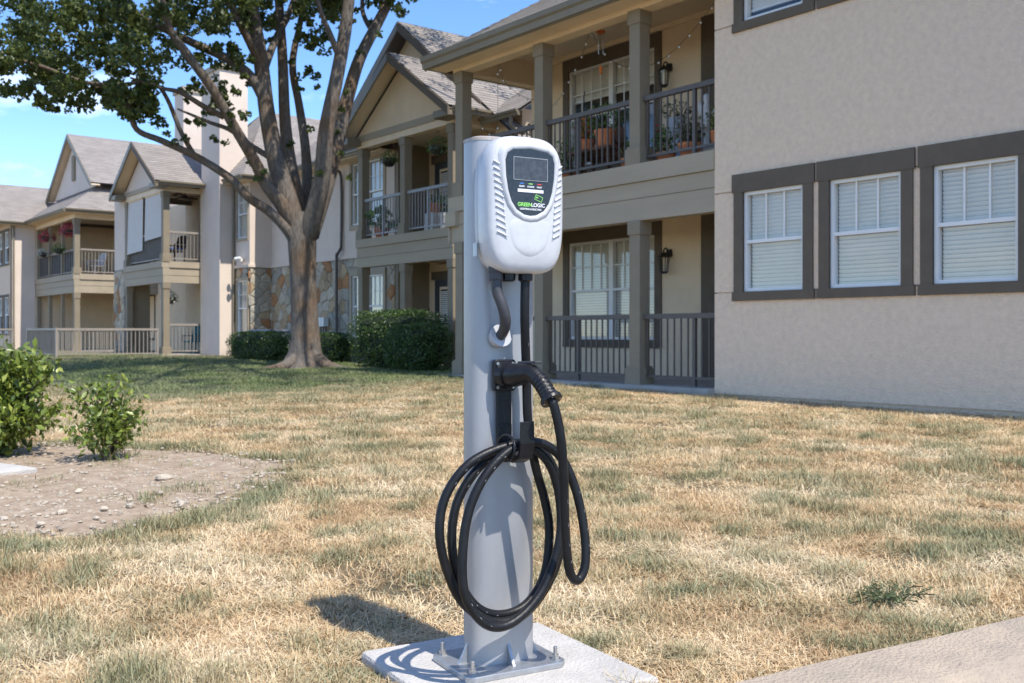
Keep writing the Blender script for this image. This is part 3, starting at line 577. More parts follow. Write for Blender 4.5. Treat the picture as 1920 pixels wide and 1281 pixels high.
    # roof over the corner balcony: front slope, hip at the near end, tall gable on top
    e, ze, p = 10.75, 5.78, .71; hy = 41.45
    slope(R, [(e, hy, ze), (e, 48.6, ze), (15.5, 48.6, ze+p*4.75), (15.5, hy+4.75, ze+p*4.75)]); slope(R, [(e, hy, ze), (20, hy, ze), (20, hy+4.75, ze+p*4.75), (15.5, hy+4.75, ze+p*4.75)])
    gutter(R, (e+.02, hy, ze), (e+.02, 48.3, ze), (-1, 0, 0)); gutter(R, (e, hy+.02, ze), (14.5, hy+.02, ze), (0, -1, 0)); B('soffit', BEAM, R, e+.02, w+.1, hy+.03, 48, ze-.15, ze-.12)
    B('soffit', BEAM, R, w+.1, 14.5, hy+.03, u0, ze-.15, ze-.12)
    c, ap, hw, xg = 46.0, 9.5, 3.5, 12.0
    MB().prism([(xg+.3, c-hw+.3, ap-.3-p*(hw-.3)), (xg+.3, c+hw-.3, ap-.3-p*(hw-.3)), (xg+.3, c, ap-.3)], (.2, 0, 0)).build('gable_wall', STUCCO_L, R)
    v = B('gable_vent', POST, R, xg+.24, xg+.32, c-.22, c+.22, 7.5, 8.6)
    for k in range(9): B('louvre', BOARD, v, xg+.215, xg+.24, c-.18, c+.18, 7.58+k*.11, 7.63+k*.11)
    for s in (-1, 1):
        slope(R, [(xg, c+s*hw, ap-p*hw), (20, c+s*hw, ap-p*hw), (20, c, ap), (xg, c, ap)])
        MB().prism([(xg-.03, c+s*hw, ap-p*hw-.02), (xg-.03, c, ap-.02), (xg-.03, c, ap-.22), (xg-.03, c+s*hw, ap-p*hw-.22)], (.045, 0, 0)).build('rake_board', GUTTER, R)
        MB().prism([(xg, c+s*hw, ap-p*hw-.07), (xg, c, ap-.07), (xg, c, ap-.1), (xg, c+s*hw, ap-p*hw-.1)], (.35, 0, 0)).build('rake_soffit', BEAM, R)
    # end wing
    h = [(48.5, 49.4, .9, 2.5), (48.5, 49.4, 4.0, 5.4), (49.8, 50.7, .9, 2.5), (49.8, 50.7, 4.0, 5.4)]
    wall(R, 'wing_wall', STUCCO, 'F', 10.24, 48.0, 54, 0, 5.8, h, .22)
    for q in h: window(R, 'F', 10.24, *q, trim=(.1, .12, .1, 0), grid=(2, 2), blind=.5)
    slope(R, [(9.0, 47.6, 5.75), (20, 47.6, 5.75), (20, 51, 7.75), (9.6, 51, 7.75)]); slope(R, [(9.0, 54.4, 5.75), (20, 54.4, 5.75), (20, 51, 7.75), (9.6, 51, 7.75)])
    gutter(R, (9.0, 47.63, 5.75), (11, 47.63, 5.75), (0, -1, 0)); B('soffit', BEAM, R, 9.3, 11.2, 47.62, 48, 5.6, 5.63); MB().prism([(9.5, 48, 5.7), (9.5, 54, 5.7), (9.5, 51, 7.5)], (.1, 0, 0)).build('gable_wall', STUCCO_L, R)
    downspout(R, [(10.3, 47.9, 5.65), (10.3, 47.93, 5.3), (10.3, 47.93, .2)])
far_block()
# patio fences
def fence(runs, label, zg, zt):
    R = empty('patio_fence', (*runs[0][0], zg)); tag(R, label, 'fence')
    for a, b in runs:
        railing(R, a, b, zg+.08, zt, FENCE, step=.125, s=.022, name='fence_rail')
        for p in (a, b): MB().box(p[0]-.028, p[0]+.028, p[1]-.028, p[1]+.028, zg-.1, zt+.01).build('fence_post', FENCE, R)
fence([((11.4, 33.0), (8.3, 33.0)), ((8.3, 33.06), (8.3, 36.6)), ((8.3, 36.66), (11.5, 36.66))], 'taupe metal picket fence enclosing the ground patio below the shaded balcony', .15, 1.06)
fence([((10.2, 47.6), (8.0, 47.6)), ((8.0, 47.66), (8.0, 53))], 'far taupe picket fence in front of the end wing windows', .15, 1.1)
# ------------------------------------------------------------------ charging post
def charger():
    R = empty('charging_station', (1.677, 2.172, 0), math.radians(-9.5), local=True); tag(R, 'silver post charging station with white wallbox and coiled black cable on concrete pad', 'charging station')
    # pole: flat-fronted oval tube
    n = 40; prof = []
    for j in range(n):
        q = 2*math.pi*j/n; c, s = math.cos(q), math.sin(q); prof.append((.095*math.copysign(abs(c)**(2/3.2), c), .056*math.copysign(abs(s)**(2/3.2), s)))
    mb = MB(); zs = [.012, .5, 1.0, 1.415]
    for z in zs: mb.v += [(x, y, z) for x, y in prof]
    for i in range(len(zs)-1):
        for j in range(n): mb.f.append((i*n+j, i*n+(j+1) % n, (i+1)*n+(j+1) % n, (i+1)*n+j))
    pole = mb.build('pole', POLEM, R, smooth=True)
    mb = MB(); mb.v += [(x*1.015, y*1.02, 1.412) for x, y in prof]+[(x*1.015, y*1.02, 1.42) for x, y in prof]+[(x*.9, y*.88, 1.424) for x, y in prof]
    for i in range(2):
        for j in range(n): mb.f.append((i*n+j, i*n+(j+1) % n, (i+1)*n+(j+1) % n, (i+1)*n+j))
    mb.f.append(tuple(range(2*n, 3*n))); mb.build('pole_cap', mat('cap_stained', (.42, .41, .40), .5, 0, 45, col2=(.36, .27, .2)), pole)
    # base plate, gussets, bolts
    pl = MB().prism([(-.15, -.10, .003), (-.13, -.12, .003), (.13, -.12, .003), (.15, -.10, .003), (.15, .10, .003), (.13, .12, .003), (-.13, .12, .003), (-.15, .10, .003)], (0, 0, .016)).build('base_plate', POLE_W, R, bevel=.002)
    for x, y, dx, dy in ((0, -.055, 0, -.035), (-.094, 0, -.03, 0), (.094, 0, .03, 0), (0, .055, 0, .035), (-.07, -.058, 0, -.045), (.07, -.058, 0, -.045)):
        if abs(x) == .07: continue
        w_ = Vector((dy, -dx, 0)).normalized()*.004; a = Vector((x, y, .018)); d = Vector((dx, dy, 0)); MB().prism([a-w_, a+d-w_, a+d*.6-w_+Vector((0, 0, .02)), a-w_+Vector((0, 0, .055))], w_*2).build('gusset', POLE_W, pl)
    for x, y in ((-.125, -.092), (.125, -.092), (-.125, .092), (.125, .092)):
        o = MB().lathe((x, y, .019), [(.015, 0), (.015, .003), (.010, .0035), (.010, .014), (.006, .0145)], 6).build('nut', STEEL, pl); MB().lathe((x, y, .03), [(.0055, 0), (.0055, .022), (.0045, .024)], 8).build('bolt', STEEL, o)
    # wallbox: stacked outlines
    def outline(sx, sz, n=64, zc=1.228):
        out = []
        for j in range(n):
            q = 2*math.pi*j/n; c, s = math.cos(q), math.sin(q); e = 2/4.6; x = .1135*sx*math.copysign(abs(c)**e, c); z = .173*sz*math.copysign(abs(s)**(2/4.0), s)
            if s > 0: z += .010*(1-(x/.1135)**2)
            else: x *= 1-.05*(abs(z)/.173)**2
            out.append((x, zc+z))
        return out
    def loft(layers):
        mb = MB(); n = 64
        for (y, sx, sz) in layers: mb.v += [(x, y, z) for x, z in outline(sx, sz)]
        for i in range(len(layers)-1):
            for j in range(n): mb.f.append((i*n+j, i*n+(j+1) % n, (i+1)*n+(j+1) % n, (i+1)*n+j))
        mb.f.append(tuple(range(n))); mb.f.append(tuple(range((len(layers)-1)*n, len(layers)*n))[::-1]); return mb
    back = loft([(-.058, .90, .93), (-.064, .93, .95), (-.095, .95, .965), (-.099, .93, .955)]).build('back_shell', SHELLB, R, smooth=False)
    for p in back.data.polygons: p.use_smooth = len(p.vertices) == 4
    # front shell with a dished crown: rings shrinking inwards and bulging forward
    lay = [(-.092, .97, .975), (-.098, 1.0, 1.0), (-.135, 1.0, 1.0), (-.147, .985, .99), (-.156, .95, .965), (-.161, .90, .93), (-.166, .78, .86), (-.170, .6, .7), (-.172, .4, .45), (-.173, .2, .2), (-.173, .02, .02)]
    sh = loft(lay).build('front_shell', SHELL, R, smooth=True)
    # raised tongue, rim and dark panel
    PO = [(-.072, 1.340), (-.066, 1.358), (-.050, 1.368), (0, 1.373), (.050, 1.368), (.066, 1.358), (.072, 1.340), (.070, 1.30), (.064, 1.265), (.055, 1.238), (.040, 1.217), (.018, 1.205), (0, 1.2025), (-.018, 1.205), (-.040, 1.217), (-.055, 1.238), (-.064, 1.265), (-.070, 1.30)]
    cz = 1.288
    def ring(s, y, dz=0): return [(x*s, y, cz+(z-cz)*s+dz) for x, z in PO]
    mb = MB(); k = len(PO); rings_ = [ring(1.26, -.160), ring(1.20, -.1735), ring(1.12, -.1765), ring(1.04, -.1765), ring(1.0, -.172)]
    for r in rings_: mb.v += r
    for i in range(len(rings_)-1):
        for j in range(k): mb.f.append((i*k+j, i*k+(j+1) % k, (i+1)*k+(j+1) % k, (i+1)*k+j))
    mb.build('panel_rim', SHELL, sh, smooth=True)
    TG = [(-.064, 1.192), (-.057, 1.145), (-.043, 1.112), (0, 1.098), (.043, 1.112), (.057, 1.145), (.064, 1.192), (.035, 1.197), (0, 1.198), (-.035, 1.197)]
    mb = MB(); n2 = len(TG); mb.v += [(x*1.22, -.1655, 1.16+(z-1.16)*1.22) for x, z in TG]+[(x, -.1713, z) for x, z in TG]+[(x*.8, -.1736, 1.16+(z-1.16)*.8) for x, z in TG]
    for i in range(2):
        for j in range(n2): mb.f.append((i*n2+j, i*n2+(j+1) % n2, (i+1)*n2+(j+1) % n2, (i+1)*n2+j))
    mb.f.append(tuple(range(2*n2, 3*n2))); o = mb.build('tongue', SHELL, sh, smooth=True); sb = o.modifiers.new('sub', 'SUBSURF'); sb.levels = sb.render_levels = 2
    pn = MB().prism([(x, -.1725, z) for x, z in PO], (0, -.002, 0)).build('display_panel', PANEL, R)
    MB().box(-.049, .049, -.1758, -.1742, 1.2925, 1.350).build('screen', SCREEN, pn)
    fr = MB(); 
    for d in ((-.0505, .0505, 1.3495, 1.3507), (-.0505, .0505, 1.2918, 1.2926), (-.0505, -.0495, 1.2918, 1.3507), (.0495, .0505, 1.2918, 1.3507)): fr.box(d[0], d[1], -.1762, -.1742, d[2], d[3])
    fr.build('screen_bezel', SHELLB, pn)
    for x, m in ((-.026, BLUE), (0, GREEN), (.026, RED)): B('indicator', m, pn, x-.006, x+.006, -.1752, -.1742, 1.2825, 1.2848)
    B('label_strip', WHITE, pn, -.038, .038, -.1752, -.1742, 1.2615, 1.2695)
    def text(s, x, z, size, m, par, align='CENTER', bold=.0, y=-.1752, name='lettering', sx=1):
        cu = bpy.data.curves.new(name, 'FONT'); cu.body = s; cu.size = size; cu.align_x = align; cu.offset = bold; cu.extrude = .0003
        t = bpy.data.objects.new(name, cu); col.objects.link(t); dg = bpy.context.evaluated_depsgraph_get(); me = bpy.data.meshes.new_from_object(t.evaluated_get(dg)); bpy.data.objects.remove(t)
        me.materials.clear(); me.materials.append(m); o = link(bpy.data.objects.new(name, me)); o.rotation_euler = (math.pi/2, 0, 0); o.scale = (sx, 1, 1); o.location = Vector((x, y, z))-WL[par.name]; o.parent = par; return o
    text('GREEN', -.0385, 1.2255, .0135, GREEN, pn, 'LEFT', .0004); text('LOGIC', .0015, 1.2255, .0135, WHITE, pn, 'LEFT', .0004)
    text('LIGHTING & ELECTRIC', 0, 1.2165, .0063, WHITE, pn, bold=.0002)
    for s, x in (('READY', -.026), ('CHARGE', 0), ('FAULT', .026)): text(s, x, 1.2745, .0052, WHITE, pn, bold=.0002)
    cd = MB(); q = math.radians(-20)
    def rot(x, z): return (.024+x*math.cos(q)-z*math.sin(q), 1.248+x*math.sin(q)+z*math.cos(q))
    for x0, x1, z0, z1 in ((-.010, .010, .0055, .0068), (-.010, .010, -.0068, -.0055), (-.0112, -.010, -.0068, .0068), (.010, .0112, -.0068, .0068), (-.006, .0, -.0004, .0006)):
        c4 = [rot(x0, z0), rot(x1, z0), rot(x1, z1), rot(x0, z1)]; cd.prism([(x, -.1744, z) for x, z in c4], (0, -.0008, 0))
    cd.tube([(*rot(-.006, 0)[:1], -.175, rot(-.006, 0)[1]), (rot(-.006, 0)[0], -.1753, rot(-.006, 0)[1])], .0025, 8); cd.build('card_symbol', GREEN, pn)
    # side vents: slanted ribs
    def ysh(x):
        L2 = [(a[1], a[0]) for a in lay[2:]]; f = abs(x)/.1135
        for (f0, y0_), (f1, y1_) in zip(L2, L2[1:]):
            if f1 <= f <= f0: return y0_+(y1_-y0_)*(f0-f)/(f0-f1)
        return -.135
    for s in (-1, 1):
        for k in range(12):
            z = 1.338-k*.0163; x0, x1 = (-.1015+.0008*k, -.082+.0012*k) if s < 0 else (.082-.0012*k, .1015-.0008*k); y0 = -.160
            a, b = (Vector((x0, ysh(x0)-.0012, z)), Vector((x1, ysh(x1)-.0012, z-.011))) if s < 0 else (Vector((x0, ysh(x0)-.0012, z-.011)), Vector((x1, ysh(x1)-.0012, z)))
            MB().tube([a, b], .0027, 6).build('vent_rib', SHELL, sh)
        x = -.079 if s < 0 else .079; MB().tube([(x, -.1665, 1.335), (x*.985, -.1672, 1.25), (x*.86, -.1695, 1.14)], .0016, 6).build('vent_edge', SHELLB, sh)
    B('side_latch', POLE_W, back, -.113, -.1085, -.092, -.07, 1.10, 1.135)
    # cable glands, conduit, charging cable
    for x, y in ((-.0664, -.11), (.0155, -.12), (-.03, -.11)): MB().lathe((x, y, 1.035), [(.014, 0), (.019, .004), (.019, .022), (.021, .024), (.021, .04)], 10).build('cable_gland', BLACKP if x > -.06 else GREYC, R)
    g = MB(); g.tube([(-.034, -.075, .893), (-.034, -.055, .886)], .026, 16); g.tube([(-.034, -.08, .895), (-.034, -.073, .893)], .031, 16); g.build('grommet', SHELLB, R, smooth=False)
    MB().tube(spline([(-.0664, -.11, 1.056), (-.0659, -.115, 1.0105), (-.055, -.125, .969), (-.043, -.118, .928), (-.0365, -.085, .897), (-.033, -.03, .885)], 6), .0145, 12).build('conduit', GREYC, R, smooth=True)
    path = [(.0155, -.12, 1.054), (.0139, -.12, .935), (.0302, -.1, .794), (.0351, -.1, .6666), (.0622, -.09, .5506), (.0937, -.09, .4483), (.1011, -.1, .3632), (.0785, -.11, .2535), (.0155, -.12, .1859), (-.0665, -.125, .173), (-.1359, -.125, .2069), (-.1818, -.12, .2859), (-.1958, -.115, .3809), (-.1769, -.11, .473), (-.1207, -.11, .5507), (-.0427, -.105, .6), (.0213, -.11, .6089), (.0868, -.11, .5727), (.1257, -.12, .4786), (.1245, -.13, .3662), (.0852, -.14, .259), (-.0016, -.15, .1745), (-.0953, -.15, .1654), (-.1766, -.14, .2224), (-.2207, -.13, .3192), (-.2345, -.125, .4131), (-.2115, -.12, .4974), (-.1486, -.125, .57), (-.0536, -.132, .6065), (.0121, -.14, .606), (.074, -.145, .5561), (.1039, -.15, .4562), (.0913, -.165, .3475), (.0288, -.18, .2327), (-.0632, -.19, .1682), (-.139, -.19, .1761), (-.1903, -.18, .2534), (-.1913, -.17, .3638), (-.1686, -.165, .4663), (-.1183, -.162, .5485), (-.0461, -.16, .604), (.0282, -.16, .6164), (.0956, -.165, .5764), (.1347, -.18, .4861), (.1484, -.2, .3761), (.1403, -.215, .2962), (.1141, -.22, .2615), (.0865, -.225, .2905), (.0674, -.235, .3899), (.0533, -.25, .5289), (.0392, -.258, .6384), (.0245, -.252, .7135), (.019, -.244, .732)]
    cab = MB().tube(spline(path, 7), .0121, 14).build('charging_cable', RUBBER, R, smooth=True)
    # printed marks on the cable
    sp = spline(path, 7); mk = MB()
    for i in range(10, len(sp)-12, 3):
        if math.sin(i*.21) < .35: continue
        a, b = sp[i], sp[i]+(sp[i+1]-sp[i])*.45; o_ = Vector((.0036, -.0116, 0)); mk.bar(a+o_, b+o_, .0008, .0012)
    mk.build('cable_print', mat('faded_print', (.3, .3, .3), .6), cab)
    # holster, connector handle, hook
    ho = MB().prism([(-.056, -.066, .752), (-.05, -.066, .747), (.004, -.066, .747), (.01, -.066, .752), (.01, -.066, .826), (.004, -.066, .831), (-.05, -.066, .831), (-.056, -.066, .826)], (0, -.014, 0)).build('holster', BLACKP, R, bevel=.003)
    for x, z in ((-.046, .82), (-.046, .758), (.0, .758), (0, .82)): MB().tube([(x, -.079, z), (x, -.0835, z)], .0045, 8).build('screw', STEEL, ho)
    MB().tube([(-.023, -.079, .789), (-.02, -.10, .789)], [.036, .033], 20).build('socket', BLACKP, ho)
    gp = spline([(-.02, -.085, .789), (-.012, -.12, .791), (-.004, -.15, .796), (.004, -.175, .796), (.010, -.198, .782), (.015, -.218, .762), (.019, -.235, .742), (.021, -.243, .732)], 5)
    gr = rspl([.031, .031, .027, .0235, .021, .0205, .0215, .024], 5); hd = MB().tube(gp, gr, 20).build('connector_handle', BLACKP, R, smooth=True)
    for k in range(6):
        p = gp[20+2*k]; t = (gp[21+2*k]-gp[19+2*k]).normalized(); MB().tube([p-t*.0022, p+t*.0022], .0222, 18).build('grip_rib', BLACKP, hd)
    e = gp[-1]; t = (gp[-1]-gp[-3]).normalized(); cl = MB().tube([e-t*.012, e-t*.004, e+t*.004], [.024, .029, .029], 20).build('collar', BLACKP, hd)
    s1 = t.cross(Vector((0, 0, 1))).normalized(); s2 = t.cross(s1)
    for q in range(4): d = s1*math.cos(q*1.571+.6)+s2*math.sin(q*1.571+.6); MB().tube([e+d*.022+t*.003, e+d*.022+t*.0055], .0028, 6).build('screw', STEEL, cl)
    MB().prism([(-.012, -.125, .820), (.01, -.125, .820), (.022, -.195, .822), (.002, -.195, .822)], (0, 0, .007)).build('latch_button', GREYC, hd, bevel=.002)
    MB().box(-.042, .0, -.074, -.063, .60, .75).build('hook_strap', BLACKP, R, bevel=.002)
    hk = MB(); pr = [(-.068, .66), (-.068, .578), (-.10, .566), (-.15, .566), (-.185, .58), (-.196, .62), (-.194, .675), (-.188, .675), (-.187, .625), (-.178, .592), (-.148, .578), (-.10, .578), (-.076, .59), (-.076, .66)]
    hk.prism([(-.040, y, z) for y, z in pr], (.040, 0, 0)); hk.build('cable_hook', BLACKP, R, bevel=.002)
    ring_ = [(-.05+.004*math.sin(a), -.135+.045*math.cos(a), .604+.034*math.sin(a)) for a in [k*2*math.pi/20 for k in range(21)]]; MB().tube(ring_, .0035, 8, cap=False).build('cable_tie', BLACKP, R, smooth=True)
charger()
def pad():
    e1 = Vector((.989, -.145, 0)).normalized(); e2 = Vector((-.145, -.989, 0)); c = Vector((1.70, 2.13, 0)); c4 = [Vector((1.435, 2.499, 0)), Vector((2.018, 2.412, 0)), Vector((1.94, 1.82, 0)), Vector((1.357, 1.907, 0))]
    o = MB().prism([(p.x, p.y, -.2) for p in c4], (0, 0, .203)).build('concrete_pad', PADM, bevel=.012); tag(o, 'square pale concrete footing under the charging post', 'concrete pad')
pad()
# ------------------------------------------------------------------ foliage
def leaf_mesh(name, C, size, m, parent, elong=2.0, up=.3, spread=1.0, r=None, fold=.25, bias=None):
    """many separate folded leaves; C: N x 3 centres in parent coordinates"""
    r = r or rng; C = np.asarray(C, float); n = len(C); d = r.normal(size=(n, 3)); d[:, 2] += up
    if bias is not None: d += bias
    d /= np.linalg.norm(d, axis=1)[:, None]; a = r.normal(size=(n, 3)); s = np.cross(d, a); s /= np.linalg.norm(s, axis=1)[:, None]; nn = np.cross(d, s); sz = size*r.uniform(.6, 1.25, (n, 1))
    v = np.stack([C-d*sz*.5, C-d*sz*.05+s*sz/elong*.55+nn*sz*fold*.4, C+d*sz*.5, C-d*sz*.05-s*sz/elong*.55+nn*sz*fold*.4], 1).reshape(-1, 3)
    idx = np.arange(n)[:, None]*4; f = np.concatenate([idx+[0, 1, 2], idx+[0, 2, 3]], 1).reshape(-1, 3)
    c = (v.min(0)+v.max(0))/2; me = bpy.data.meshes.new(name); me.vertices.add(len(v)); me.vertices.foreach_set('co', (v-c).ravel()); me.loops.add(len(f)*3); me.loops.foreach_set('vertex_index', f.ravel().astype(np.int32))
    me.polygons.add(len(f)); me.polygons.foreach_set('loop_start', np.arange(len(f), dtype=np.int32)*3); me.update(calc_edges=True)
    at = me.attributes.new('lv', 'FLOAT', 'POINT'); at.data.foreach_set('value', np.repeat(r.uniform(0, 1, n), 4).astype(np.float32)); me.materials.append(m)
    o = link(bpy.data.objects.new(name, me)); c = Vector(c); o.location = c-(WL[parent.name] if parent else Vector((0, 0, 0))); o.parent = parent; WL[o.name] = c
    return o
def shell_pts(c, h, n, p=5., lo=.80, hi=1.04):
    """points near the surface of a rounded box"""
    d = rng.normal(size=(n, 3)); q = (np.abs(d)**p).sum(1)**(1/p); s = d/q[:, None]*rng.uniform(lo, hi, (n, 1)); s += .05*np.sin(s*7+1.3*s[:, [1, 2, 0]]*5)
    return np.array(c)+s*np.array(h)
def hedge(name, c, h, n, size, label, m=LEAF_HEDGE, group=None, p=6., stems=True):
    zg = gz(c[0], c[1]); R = empty(name, (c[0], c[1], zg)); tag(R, label, 'hedge' if 'hedge' in name else 'shrub', group); C = (c[0], c[1], zg+h[2]+.02)
    P = shell_pts(C, h, n, p); P = P[P[:, 2] > zg+.03]; o = leaf_mesh('foliage', P, size, m, R, up=.45); o['kind'] = 'stuff'
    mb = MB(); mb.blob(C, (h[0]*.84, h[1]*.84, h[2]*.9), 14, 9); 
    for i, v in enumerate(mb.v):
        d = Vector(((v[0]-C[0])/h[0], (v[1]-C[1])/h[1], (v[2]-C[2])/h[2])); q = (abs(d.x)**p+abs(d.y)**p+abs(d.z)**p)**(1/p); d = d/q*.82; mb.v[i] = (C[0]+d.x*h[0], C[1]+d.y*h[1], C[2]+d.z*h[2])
    mb.build('dark_core', HCORE, R)  # added solid dark core, keeps the leaf shell from showing through
    for k in range(5):
        x, y = c[0]+random.uniform(-.6, .6)*h[0], c[1]+random.uniform(-.6, .6)*h[1]; MB().tube([(x, y, zg-.05), (x+.03, y+.02, zg+h[2]*.5)], .018, 6).build('stem', BARK, R)
    return R
hedge('clipped_hedge', (11.95, 26.35, 0), (.40, 1.55, .38), 9000, .055, 'low clipped dark hedge left of the trunk in front of the stone wall')
hedge('clipped_hedge', (12.55, 23.6, 0), (.38, 1.0, .37), 6000, .055, 'low clipped hedge between the trunk and the balcony post')
hedge('clipped_hedge', (11.75, 18.8, 0), (.62, 1.3, .61), 14000, .055, 'tall square clipped hedge with sunlit top before the gabled porch')
hedge('clipped_hedge', (11.05, 16.9, 0), (.5, .72, .46), 9000, .05, 'shorter rounded hedge beside the near porch corner post', p=4)
def open_shrub(name, x, y, rx, rz, n, size, label, stem=.15):
    zg = gz(x, y); R = empty(name, (x, y, zg)); tag(R, label, 'shrub'); pts = []; base = Vector((x, y, zg))
    tw = MB(); k = max(9, int(n/130))
    for i in range(k):
        q = random.uniform(0, 6.28); rr = rx*math.sqrt(random.random()); z = zg+stem+random.random()**.7*(2*rz-stem); sc_ = math.sqrt(max(.12, 1-((z-zg-rz*1.05)/(rz*1.05))**2)); e = Vector((x+rr*sc_*math.cos(q), y+rr*sc_*math.sin(q), z))
        mid = base+(e-base)*.5+Vector((random.uniform(-.03, .03), random.uniform(-.03, .03), .06)); path = spline([base+Vector((random.uniform(-.04, .04), random.uniform(-.04, .04), -.03)), mid, e], 5); tw.tube(path, rspl([.012, .007, .003], 5), 5)
        for j in range(int(n/k)):
            t = random.uniform(.35, 1.02); p = path[min(len(path)-1, int(t*(len(path)-1)))]; pts.append(p+Vector((random.gauss(0, .055), random.gauss(0, .055), random.gauss(0, .05))))
    tw.build('stem', BARK, R, smooth=True); o = leaf_mesh('foliage', [tuple(p) for p in pts], size, LEAF_BUSH, R, elong=2.3, up=.8); o['kind'] = 'stuff'
open_shrub('evergreen_shrub', 1.62, 8.15, .55, .40, 9500, .07, 'large dense glossy evergreen shrub in the dirt bed')
open_shrub('evergreen_shrub', 2.18, 7.35, .24, .31, 1250, .056, 'small young evergreen shrub on a thin stem in the dirt bed', .1)
open_shrub('evergreen_shrub', .98, 6.25, .22, .22, 700, .05, 'small leafy shrub by the stepping slab at the bed edge', .05)
# bed stones and slab
def rock(x, y, s, label, group=None, m=ROCK):
    s *= .62
    mb = MB(); mb.blob((x, y, gz(x, y)+.03+s*.2), (s, s*random.uniform(.6, .9), s*random.uniform(.4, .6)), 8, 6, .16); o = mb.build('rock', m); tag(o, label, 'rock', group); o.rotation_euler.z = random.uniform(0, 6)
rock(2.17, 6.142, .085, 'largest white limestone rock in the middle of the dirt bed')
rock(1.616, 5.964, .05, 'pale rounded rock in the dirt bed beside the largest white rock')
for x, y, s in [(1.362, 5.295, .05), (1.691, 5.293, .05), (1.559, 5.296, .045), (1.963, 5.64, .04), (1.825, 6.879, .04), (1.9, 5.15, .06), (1.2, 5.05, .04), (2.4, 5.6, .03), (2.0, 7.1, .03), (2.6, 6.9, .03), (1.45, 5.05, .03), (1.1, 5.3, .04), (2.2, 5.4, .035), (1.75, 5.5, .03), (2.3, 7.75, .05), (2.45, 7.7, .04)]:
    rock(x, y, s, 'small chalky white stone lying on the bare dirt bed', 'small stones in the dirt bed')
def gravel():
    mb = MB()
    for _ in range(7000):
        x, y = random.uniform(-.4, 3.2), random.uniform(4.7, 9)
        if not inpoly(x, y, BED): continue
        if random.random() > .35+.8*noise.noise((x*1.6, y*1.6, 3)) + (.6 if y < 6.2 else .1): continue
        s = random.choice((.004, .005, .006, .008, .011, .016)); z = gz(x, y)+.012+.022*(.6+noise.noise((x*4, y*4, 1)))
        mb.blob((x, y, z), (s, s*random.uniform(.5, 1), s*.55), 5, 4, .2)
    o = mb.build('gravel', ROCK); o['kind'] = 'stuff'; tag(o, 'scattered pale gravel and chips over the dirt bed', 'gravel')
gravel()
o = MB().box(-.16, .16, -.28, .28, -.03, .02).build('stepping_slab', PADM, bevel=.01); o.location = (1.42, 7.25, gz(1.36, 7.28)+.03); o.rotation_euler.z = .3; tag(o, 'flat pale concrete slab at the foot of the large shrub', 'slab')
def weed(x, y, r, n, label):
    R = empty('sprawling_weed', (x, y, gz(x, y))); tag(R, label, 'weed'); mb = MB(); pts = []
    for k in range(34):
        q = random.uniform(0, 6.28); d = r*random.uniform(.5, 1); p = spline([(x, y, gz(x, y)), (x+.6*d*math.cos(q)*1.6, y+.6*d*math.sin(q), gz(x, y)+random.uniform(.015, .035)), (x+d*math.cos(q)*1.6, y+d*math.sin(q), gz(x, y)+random.uniform(.01, .035))], 8); mb.tube(p, .0018, 4)
        for _ in range(n//34): t = random.choice(p); pts.append((t.x+random.gauss(0, .008), t.y+random.gauss(0, .008), t.z+random.uniform(0, .02)))
    mb.build('runners', HCORE, R); o = leaf_mesh('foliage', pts, .022, leaf_mat('weed_leaf', (.09, .13, .05), (.20, .24, .11)), R, elong=5); o['kind'] = 'stuff'
weed(3.12, 1.88, .13, 520, 'sprawling dark green weed in the dry grass close to the kerb')
# air conditioner behind the low hedge
def ac():
    R = empty('air_conditioner', (12.9, 27.6, gz(12.9, 27.6))); tag(R, 'grey outdoor air conditioning unit behind the low hedge', 'air conditioner'); z = gz(12.9, 27.6)
    B('casing', mat('ac_grey', (.35, .37, .38), .5), R, 12.5, 13.2, 27.0, 28.2, z-.02, z+.78, bevel=.03); B('top_grille', mat('ac_top', (.2, .23, .27), .5), R, 12.46, 13.24, 26.96, 28.24, z+.78, z+.85, bevel=.02)
ac()
